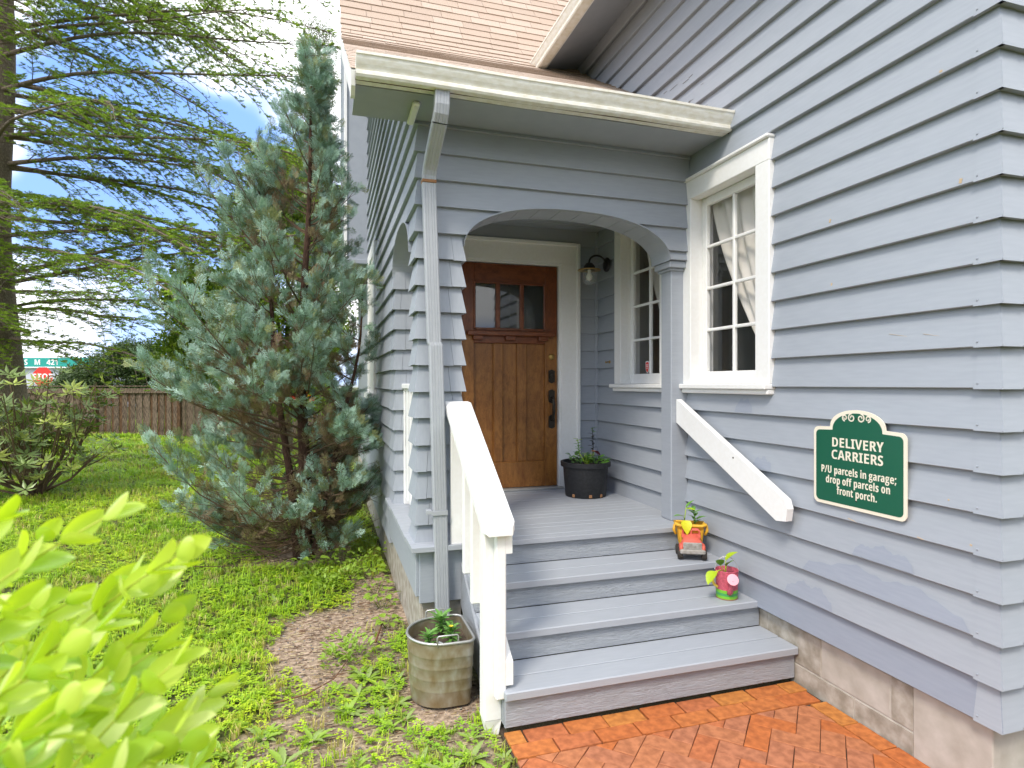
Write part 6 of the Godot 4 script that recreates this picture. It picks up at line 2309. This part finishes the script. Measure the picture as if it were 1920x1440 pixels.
func build_sign() -> void:
	var o := v(2.442, 1.04, 2.268)
	var t := thing("delivery_sign", "green and cream sign with an arched top asking delivery carriers, on the clapboard wall", "sign", o)
	# face looks towards -x: reading direction runs towards the street (+z)
	var ux := Vector3(0, 0, 1)
	var out := Vector3(-1, 0, 0)
	var plate := func(g: float) -> PackedVector2Array:
		var hw := 0.263 - g
		var lo := g
		var hi := 0.392 - g
		var r := 0.030 - g * 0.4
		var p := PackedVector2Array()
		for c in [[hw - r, lo + r, -PI / 2], [hw - r, hi - r, 0.0]]:
			for i in 7:
				var a: float = c[2] + PI / 2 * i / 6.0
				p.append(Vector2(c[0] + cos(a) * r, c[1] + sin(a) * r))
		var aw := 0.158 - g * 1.0
		# arched head
		for i in 25:
			var a := PI * i / 24.0
			p.append(Vector2(cos(a) * aw, hi + 0.004 + pow(sin(a), 0.9) * (0.088)))
		for c in [[-hw + r, hi - r, PI / 2], [-hw + r, lo + r, PI]]:
			for i in 7:
				var a: float = c[2] + PI / 2 * i / 6.0
				p.append(Vector2(c[0] + cos(a) * r, c[1] + sin(a) * r))
		return dedupe(p)
	var st := begin()
	prism(st, plate.call(0.0), Vector3.ZERO, ux, Vector3.UP, out * 0.006)
	part(t, "plate", done(st), M.sign_cream)
	st = begin()
	prism(st, plate.call(0.016), out * 0.0062, ux, Vector3.UP, out * 0.0008)
	part(t, "field", done(st), M.sign_green)
	var turn := Basis(ux, Vector3.UP, out)
	# text, height on the plate, letter height, width of the line
	var rows := [["DELIVERY", 0.318, 0.064, 0.292], ["CARRIERS", 0.256, 0.064, 0.292], ["P/U parcels in garage;", 0.178, 0.051, 0.424], ["drop off parcels on", 0.128, 0.051, 0.364], ["front porch.", 0.078, 0.051, 0.228]]
	for r in rows:
		var m := letters(t, "lettering", r[0], r[2], M.sign_cream, out * 0.0076 + Vector3(0, r[1], 0), turn, false, 0.0008)
		var wide := m.mesh.get_aabb().size.x
		m.transform.basis = Basis(ux * (r[3] / wide), Vector3.UP, out)
	# pairs of scrolls under the crown
	for s in [-1.0, 1.0]:
		for c in [[0.026, 0.4455, 0.021, 1.0], [0.066, 0.4445, 0.016, -1.0]]:
			st = begin()
			var pts := []
			for i in 26:
				var f := i / 25.0
				var a: float = (PI * 0.5 + f * PI * 2.6) * c[3]
				var r: float = c[2] * (1.0 - 0.72 * f)
				pts.append(Vector2(s * (c[0] + cos(a) * r * -1.0), c[1] + sin(a) * r * 1.0))
			for i in 25:
				var p: Vector2 = pts[i]
				var q: Vector2 = pts[i + 1]
				var nn := (q - p).orthogonal().normalized() * 0.0034
				var z := out * 0.0074
				hexa(st, [z + ux * (p.x - nn.x) + Vector3.UP * (p.y - nn.y), z + ux * (q.x - nn.x) + Vector3.UP * (q.y - nn.y), z + ux * (q.x + nn.x) + Vector3.UP * (q.y + nn.y), z + ux * (p.x + nn.x) + Vector3.UP * (p.y + nn.y), z + out * 0.0006 + ux * (p.x - nn.x) + Vector3.UP * (p.y - nn.y), z + out * 0.0006 + ux * (q.x - nn.x) + Vector3.UP * (q.y - nn.y), z + out * 0.0006 + ux * (q.x + nn.x) + Vector3.UP * (q.y + nn.y), z + out * 0.0006 + ux * (p.x + nn.x) + Vector3.UP * (p.y + nn.y)])
			part(t, "scroll", done(st), M.sign_cream)
	for y in [0.442, 0.045]:
		st = begin()
		lathe(st, [Vector2(0.0045, 0), Vector2(0.0035, 0.0016), Vector2(0, 0.0018)], 10, out * 0.007 + Vector3(0, y, 0), Basis(Vector3.BACK, PI / 2))
		part(t, "screw", done(st), M.bronze)

func build_tub() -> void:
	var o := v(0.60, -0.03, 3.245)
	var t := thing("metal_tub", "D shaped galvanised metal tub standing beside the newel post", "tub", o)
	var outline := func(k: float) -> Array:
		# flat side towards the steps, round side towards the lawn
		var p := []
		var r := 0.045
		var fx := 0.148 * k
		var hz := 0.188 * k
		for i in 5:
			var a := -PI / 2 + PI / 2 * i / 4.0
			p.append(Vector2(fx - r + cos(a) * r, -hz + r + sin(a) * r))
		for i in 5:
			var a := PI / 2 * i / 4.0
			p.append(Vector2(fx - r + cos(a) * r, hz - r + sin(a) * r))
		for i in range(1, 24):
			var a := PI / 2 + PI * i / 24.0
			p.append(Vector2((0.0) + cos(a) * 0.185 * k - 0.0, sin(a) * hz))
		return p
	var st := begin(true)
	var heights := [0.0, 0.012, 0.07, 0.075, 0.08, 0.085, 0.13, 0.135, 0.14, 0.145, 0.19, 0.195, 0.20, 0.205, 0.25, 0.255, 0.26, 0.265, 0.335]
	var prev := []
	for i in heights.size():
		var y: float = heights[i]
		var k := lerpf(0.90, 1.0, y / 0.335)
		if i in [4, 8, 12, 16]:
			k += 0.014
		elif i in [3, 5, 7, 9, 11, 13, 15, 17]:
			k += 0.006
		var ring := []
		for q in outline.call(k):
			ring.append(Vector3(q.x, y, q.y))
		if prev.size():
			for m in ring.size():
				var l := (m + 1) % ring.size()
				quad(st, prev[m], prev[l], ring[l], ring[m], Vector3(0, y, 0))
		prev = ring
	# inner wall
	var inner := []
	var low := []
	for q in outline.call(0.985):
		inner.append(Vector3(q.x, 0.335, q.y))
		low.append(Vector3(q.x * 0.985, 0.22, q.y * 0.985))
	for m in inner.size():
		var l := (m + 1) % inner.size()
		quad(st, inner[m], inner[l], low[l], low[m], (inner[m] + low[l]) * 0.5 * Vector3(1.5, 1, 1.5))
	part(t, "body", done(st), M.zinc)
	st = begin(true)
	var rim := []
	var rr := []
	for q in outline.call(1.0):
		rim.append(Vector3(q.x, 0.337, q.y))
		rr.append(0.0075)
	rim.append(rim[0]); rr.append(0.0075)
	rim.append(rim[1]); rr.append(0.0075)
	tube(st, rim, rr, 8, false)
	part(t, "rolled_rim", done(st), M.zinc_rim)
	st = begin(true)
	var cap := PackedVector2Array()
	for q in outline.call(0.97):
		cap.append(q)
	var idx := Geometry2D.triangulate_polygon(cap)
	for i in range(0, idx.size(), 3):
		tri(st, Vector3(cap[idx[i]].x, 0.265, cap[idx[i]].y), Vector3(cap[idx[i + 1]].x, 0.265, cap[idx[i + 1]].y), Vector3(cap[idx[i + 2]].x, 0.265, cap[idx[i + 2]].y), Vector3.ZERO)
	part(t, "soil", done(st), M.soil)
	for z in [-1.0, 1.0]:
		st = begin(true)
		var zz: float = z * 0.186
		tube(st, [Vector3(-0.055, 0.325, zz), Vector3(-0.055, 0.372, zz), Vector3(-0.048, 0.380, zz), Vector3(0.048, 0.380, zz), Vector3(0.055, 0.372, zz), Vector3(0.055, 0.325, zz)], [0.0042, 0.0042, 0.0042, 0.0042, 0.0042, 0.0042], 8)
		part(t, "handle", done(st), M.zinc_rim)
	# rust blisters near the top
	for i in 9:
		part(t, "rust_spot", cbox(Vector3(0.006 + 0.012 * rng.randf(), 0.004 + 0.012 * rng.randf(), 0.0016), 0.0005), M.rust, Vector3(0.05 + 0.05 * rng.randf(), 0.285 + 0.03 * rng.randf(), 0.1835 + 0.0012 * rng.randf()), Basis(Vector3.BACK, jig(1.0)))
	# marigold seedlings
	var lf := curved_leaf(0.062, 0.017, 0.018, 0.35)
	for s in [[Vector3(-0.075, 0.268, 0.05), "ferny marigold seedling on the lawn side of the metal tub", 1.0], [Vector3(0.05, 0.268, 0.02), "ferny marigold seedling with an orange bud in the middle of the metal tub", 1.0], [Vector3(0.02, 0.268, -0.11), "taller ferny marigold seedling by the downspout side of the metal tub", 1.25]]:
		var p := thing("marigold_plant", s[1], "plant", o + s[0], "marigolds in the metal tub")
		stalk(p, [Vector3.ZERO, Vector3(0, 0.04, 0), Vector3(0.005, 0.07 * s[2], 0)], 0.003, M.seedling_leaf)
		for i in 30:
			var a := i * 2.4
			var h: float = (0.01 + 0.065 * i / 30.0) * s[2]
			place_leaf(p, lf, M.marigold_leaf if i % 2 else M.seedling_leaf, Vector3(0, h, 0), Vector3(cos(a), 0.25 + 0.9 * i / 30.0 + jig(0.2), sin(a)), jig(0.3), (0.8 + 0.3 * rng.randf()) * s[2])
		if s[1].contains("orange"):
			var petal := curved_leaf(0.016, 0.010, 0.002)
			for i in 7:
				part(p, "petal", petal, M.orange_petal if i % 2 else M.yellow_leaf, Vector3(0.0, 0.085, 0.0), towards(Vector3(cos(i * 0.9), 0.8, sin(i * 0.9)), 0.0))
	var tag := thing("plant_tag", "white plastic plant tag lying on the soil of the metal tub", "plant tag", o + Vector3(0.005, 0.275, 0.035))
	part(tag, "strip", cbox(Vector3(0.062, 0.0015, 0.011), 0.0004), M.plain_white, Vector3.ZERO, Basis(Vector3.UP, -0.7) * Basis(Vector3.BACK, -0.18))

# ---------------------------------------------------------------- lawn and weeds
func clover_tuft() -> ArrayMesh:
	var st := begin()
	for i in 6:
		var a := TAU * i / 6.0 + jig(0.5)
		var r := 0.010 + 0.028 * rng.randf()
		var h := 0.014 + 0.022 * rng.randf()
		var c := Vector3(cos(a) * r, h, sin(a) * r)
		for k in 3:
			var t := TAU * k / 3.0 + a
			var d := Vector3(cos(t), 0.22 + jig(0.3), sin(t)).normalized()
			var s := d.cross(Vector3.UP).normalized()
			var l := 0.0115 + 0.003 * rng.randf()
			var tip := c + d * l
			var m := c + d * l * 0.62
			st.add_vertex(c); st.add_vertex(m + s * l * 0.48); st.add_vertex(tip + s * l * 0.22)
			st.add_vertex(c); st.add_vertex(tip + s * l * 0.22); st.add_vertex(tip - s * l * 0.22)
			st.add_vertex(c); st.add_vertex(tip - s * l * 0.22); st.add_vertex(m - s * l * 0.48)
	return done(st)

func grass_tuft() -> ArrayMesh:
	var st := begin()
	for i in 9:
		var a := rng.randf() * TAU
		var o := Vector3(jig(0.02), -0.005, jig(0.02))
		var out := Vector3(cos(a), 0, sin(a))
		var side := Vector3(-sin(a), 0, cos(a)) * 0.0022
		var l := 0.035 + 0.05 * rng.randf()
		var lean := 0.25 + 0.9 * rng.randf()
		var p1 := o + Vector3.UP * l * 0.55 + out * l * 0.18 * lean
		var p2 := o + Vector3.UP * l * (0.95 - 0.35 * lean) + out * l * 0.62 * lean
		st.add_vertex(o + side); st.add_vertex(o - side); st.add_vertex(p1 + side)
		st.add_vertex(o - side); st.add_vertex(p1 - side); st.add_vertex(p1 + side)
		st.add_vertex(p1 + side); st.add_vertex(p1 - side); st.add_vertex(p2)
	return done(st)

func build_lawn() -> void:
	var clover := clover_tuft()
	var grass := grass_tuft()
	var cp := []
	var ct := []
	var gp := []
	var gt := []
	var greens := [Color(0.39, 0.58, 0.02), Color(0.33, 0.53, 0.022), Color(0.47, 0.63, 0.025), Color(0.27, 0.45, 0.028)]
	var straw := [Color(0.50, 0.49, 0.08), Color(0.55, 0.48, 0.17), Color(0.44, 0.47, 0.07)]
	var right := cam_right()
	var fwd := cam_fwd()
	var patchy := FastNoiseLite.new()
	patchy.seed = 4
	patchy.frequency = 0.8
	# rings of growing spacing from the camera outwards
	for band in [[1.2, 3.0, 1200.0, 0.95], [3.0, 4.5, 950.0, 1.0], [4.5, 7.0, 560.0, 1.15], [7.0, 11.0, 300.0, 1.5], [11.0, 16.0, 130.0, 2.2], [16.0, 23.5, 55.0, 3.2]]:
		var d0: float = band[0]
		var d1: float = band[1]
		var spread0 := -1.45 if d1 < 8.0 else -1.15
		var spread1 := 0.02
		var areaa := 0.5 * (d1 * d1 - d0 * d0) * (spread1 - spread0)
		var n := int(areaa * band[2])
		for i in n:
			var dep := sqrt(lerpf(d0 * d0, d1 * d1, rng.randf()))
			var lat := dep * lerpf(spread0, spread1, rng.randf())
			var w := fwd * dep + right * lat
			var x := w.x
			var a := -w.z
			if x > 0.50 and a > 3.58:
				continue
			if x > 0.78 and a > 2.7 or x > 0.79 and a < 2.8:
				continue
			if x > 0.40 and x < 0.80 and a > 3.03 and a < 3.47:
				continue
			var s := soil_share(x, a)
			if rng.randf() < s * 1.02:
				continue
			var pn := patchy.get_noise_2d(x * 1.2, a * 1.2)
			var sc: float = band[3] * rng.randf_range(0.7, 1.25)
			var tf := Transform3D(Basis(Vector3.UP, rng.randf() * TAU).scaled(Vector3(sc, sc * lerpf(1.0, 0.6, clampf((sc - 1.0) / 2.0, 0.0, 1.0)), sc)), v(x, ground_y(x, a), a))
			var warm := patchy.get_noise_2d(x * 0.5 + 40.0, a * 0.5)
			var tone := Color(1.0 + 0.28 * warm, 1.0 + 0.10 * warm, 1.0)
			if rng.randf() < 0.55 + 0.7 * pn:
				cp.append(tf)
				ct.append(greens[rng.randi_range(0, 3)] * rng.randf_range(0.75, 1.15) * tone)
			else:
				gp.append(tf)
				var dry := s > 0.05 or pn < -0.22
				gt.append((straw[rng.randi_range(0, 2)] if rng.randf() < (0.55 if dry else 0.16) else greens[rng.randi_range(0, 3)]) * rng.randf_range(0.75, 1.15) * tone)
	var c := multi(self, "clover", clover, M.grass_leaf, cp, ct)
	c.set_meta("label", "low bright green clover growing through the lawn")
	c.set_meta("category", "clover")
	var g := multi(self, "grass", grass, M.grass_leaf, gp, gt)
	g.set_meta("label", "short lime green and straw coloured grass of the lawn")
	g.set_meta("category", "grass")
	print("lawn ", cp.size(), " ", gp.size())
	# gravel scattered over the bare earth
	var st := begin(true)
	lathe(st, [Vector2(0, -0.5), Vector2(0.6, -0.35), Vector2(0.95, 0.05), Vector2(0.55, 0.42), Vector2(0, 0.5)], 7)
	var peb := done(st)
	var pp := []
	var ptn := []
	for i in 12000:
		var x := rng.randf_range(-0.7, 0.82)
		var a := rng.randf_range(2.35, 5.4)
		if soil_share(x, a) < 0.35 or x > 0.5 and a > 3.6 or x > 0.79:
			continue
		var sc := 0.0022 + 0.007 * pow(rng.randf(), 3.0)
		pp.append(Transform3D(rand_basis(3.0).scaled(Vector3(sc, sc * 0.6, sc * 0.8)), v(x, ground_y(x, a) + sc * 0.2, a)))
		var k := rng.randf_range(0.5, 1.5)
		ptn.append([Color(0.16, 0.16, 0.17), Color(0.22, 0.16, 0.11), Color(0.30, 0.24, 0.18), Color(0.10, 0.075, 0.05)][rng.randi_range(0, 3)] * k)
	var gm: StandardMaterial3D = M.gravel.duplicate()
	gm.albedo_color = Color(1, 1, 1)
	gm.vertex_color_use_as_albedo = true
	# bark crumbs and dry straw
	var lp := []
	var lt := []
	for i in 3600:
		var x := rng.randf_range(-0.7, 0.80)
		var a := rng.randf_range(2.35, 5.4)
		if soil_share(x, a) < 0.12 or x > 0.5 and a > 3.6 or x > 0.79:
			continue
		var l := 0.012 + 0.045 * pow(rng.randf(), 2.0)
		lp.append(Transform3D((Basis(Vector3.UP, rng.randf() * TAU) * Basis(Vector3.BACK, jig(0.25))).scaled(Vector3(l, 0.003, 0.0022 + 0.003 * rng.randf())), v(x, ground_y(x, a) + 0.004, a)))
		lt.append([Color(0.40, 0.30, 0.16), Color(0.20, 0.11, 0.06), Color(0.52, 0.44, 0.26), Color(0.13, 0.085, 0.055)][rng.randi_range(0, 3)])
	var lit := multi(self, "litter", cbox(Vector3.ONE, 0.2), gm, lp, lt)
	lit.set_meta("label", "bark crumbs and dry straw strewn over the bare earth")
	lit.set_meta("category", "litter")
	var gv := multi(self, "gravel", peb, gm, pp, ptn)
	gv.set_meta("label", "fine grey and brown gravel and crumbs on the bare earth")
	gv.set_meta("category", "gravel")

func build_weeds() -> void:
	var long_leaf := curved_leaf(0.105, 0.030, 0.045, 0.42)
	var round_leaf := curved_leaf(0.055, 0.042, 0.012)
	var small_leaf := curved_leaf(0.035, 0.016, 0.008)
	var make := func(label: String, category: String, x: float, a: float, kind: String, size: float, group: String) -> void:
		var p := thing("weed_plant", label, category, v(x, ground_y(x, a), a), group)
		if kind == "rosette":
			size *= 0.85
			var n := 10 + rng.randi_range(0, 6)
			for i in n:
				var t := TAU * i / n + jig(0.25)
				place_leaf(p, long_leaf, M.weed_leaf_dull if rng.randf() < 0.35 else M.weed_leaf, Vector3(cos(t), 0, sin(t)) * 0.01, Vector3(cos(t), rng.randf_range(0.15, 1.3), sin(t)), jig(0.2), size * rng.randf_range(0.7, 1.15))
		elif kind == "bushy":
			for i in 60:
				var t := i * 2.4
				var h := 0.13 * size * rng.randf()
				var r := 0.11 * size * sqrt(rng.randf())
				place_leaf(p, small_leaf, M.weed_leaf, Vector3(cos(t) * r, h + 0.005, sin(t) * r), Vector3(cos(t), 0.8 + jig(0.6), sin(t)), jig(0.5), rng.randf_range(0.8, 1.3))
		else:
			for i in 15:
				var t := i * 2.4
				var r := 0.10 * size * sqrt(rng.randf()) + 0.015
				var h := 0.04 + 0.10 * size * rng.randf()
				stalk(p, [Vector3(cos(t) * r * 0.3, 0, sin(t) * r * 0.3), Vector3(cos(t) * r * 0.8, h * 0.7, sin(t) * r * 0.8), Vector3(cos(t) * r, h, sin(t) * r)], 0.0016, M.weed_leaf)
				place_leaf(p, round_leaf, M.weed_leaf, Vector3(cos(t) * r, h, sin(t) * r), Vector3(cos(t), 0.1 + jig(0.2), sin(t)), jig(0.3), rng.randf_range(0.8, 1.2))
	var g1 := "dandelion weeds on the bare earth"
	for q in [[0.22, 3.52, 1.2], [0.30, 3.38, 1.15], [0.16, 3.36, 1.0], [0.36, 3.22, 1.05], [0.10, 3.20, 1.0], [0.27, 3.10, 0.95], [0.33, 3.60, 0.9], [0.18, 3.62, 0.8], [0.26, 3.26, 0.8], [0.05, 3.45, 0.7], [0.38, 3.45, 0.8], [0.30, 3.0, 0.8], [0.38, 3.06, 0.7]]:
		make.call("large toothed dandelion rosette crowding against the round side of the metal tub", "weed", q[0], q[1], "rosette", q[2], g1)
	for q in [[0.62, 2.62, 1.0], [0.50, 2.52, 1.1], [0.70, 2.46, 1.0], [0.40, 2.66, 0.9], [0.58, 2.40, 1.1], [0.76, 2.58, 0.7], [0.66, 2.78, 0.7], [0.52, 2.86, 0.75]]:
		make.call("dull green dandelion rosette on the earth between newel post and brick path", "weed", q[0], q[1], "rosette", q[2], g1)
	for q in [[-0.28, 3.05, 1.0], [-0.18, 2.82, 1.1], [-0.36, 2.80, 0.95], [-0.06, 2.98, 0.9], [-0.45, 2.95, 1.0], [-0.24, 2.60, 1.1], [0.12, 2.72, 0.85], [0.05, 2.50, 1.0], [-0.32, 3.35, 0.8], [0.24, 2.56, 0.9], [-0.5, 3.6, 0.8]]:
		make.call("leafy dandelion rosette growing where the grass meets the bare earth", "weed", q[0], q[1], "rosette", q[2], g1)
	for q in [[-0.30, 4.75, 0.8], [-0.38, 4.95, 0.9], [-0.15, 4.95, 0.8]]:
		make.call("upright dandelion rosette at the near edge of the juniper shade", "weed", q[0], q[1], "rosette", q[2], g1)
	var g2 := "leafy weeds beside the porch footing"
	for q in [[0.10, 3.85, 1.0], [0.06, 3.72, 0.8], [0.17, 3.78, 0.8]]:
		make.call("small mound of fine leaved weed on the bare earth beyond the tub", "weed", q[0], q[1], "bushy", q[2], g2)
	for q in [[0.0, 5.0, 1.0], [0.12, 5.15, 1.1], [0.2, 5.35, 1.0], [-0.1, 5.2, 0.9], [0.3, 5.6, 1.1]]:
		make.call("fine leaved weed mound in the row along the porch footing", "weed", q[0], q[1], "bushy", q[2], g2)
	for q in [[-0.12, 5.55, 1.2], [0.0, 5.75, 1.2], [0.12, 5.65, 1.1], [0.22, 5.9, 1.2], [0.35, 5.3, 1.0], [0.38, 4.95, 0.9], [0.40, 4.6, 0.8], [0.42, 5.8, 1.2], [0.3, 6.2, 1.2], [-0.25, 5.6, 1.0], [0.42, 6.6, 1.3], [0.25, 6.8, 1.2], [0.45, 7.3, 1.4], [0.40, 4.2, 0.5]]:
		make.call("round leaved weed on thin stalks beside the porch footing", "weed", q[0], q[1], "round", q[2], g2)
	# fallen sticks
	var sticks := [["long thin brown stick lying across the bare earth", [v(-0.28, 0.0, 3.32), v(-0.1, 0.015, 3.34), v(0.04, 0.02, 3.46), v(0.12, 0.045, 3.62)], 0.005], ["short thick brown stick lying beside the porch footing", [v(0.30, 0.0, 3.92), v(0.335, 0.012, 4.06), v(0.37, 0.02, 4.2)], 0.009]]
	for s in sticks:
		var o: Vector3 = s[1][0]
		var p := thing("fallen_stick", s[0], "stick", o, "sticks on the bare earth")
		var pts := []
		var rad := []
		for q in s[1]:
			pts.append(q - o)
			rad.append(s[2] * (1.0 - 0.12 * pts.size()))
		var st := begin(true)
		tube(st, pts, rad, 6)
		part(p, "stick", done(st), M.stick)
	# red flowers glimpsed through the juniper
	var rf := thing("red_flowers", "small red and orange flowers glimpsed through the juniper", "flowers", v(-0.35, 0, 8.6))
	stalk(rf, [Vector3.ZERO, Vector3(0, 0.7, 0), Vector3(0.02, 1.42, 0)], 0.008, M.seedling_leaf)
	var petal := curved_leaf(0.06, 0.05, 0.01)
	for c in [[-0.08, 1.48, M.red_petal], [0.07, 1.50, M.orange_petal], [0.16, 1.46, M.red_petal]]:
		for i in 6:
			part(rf, "petal", petal, c[2], Vector3(c[0], c[1], 0), towards(Vector3(cos(i * 1.05), sin(i * 1.05), 0.5), 0.0))
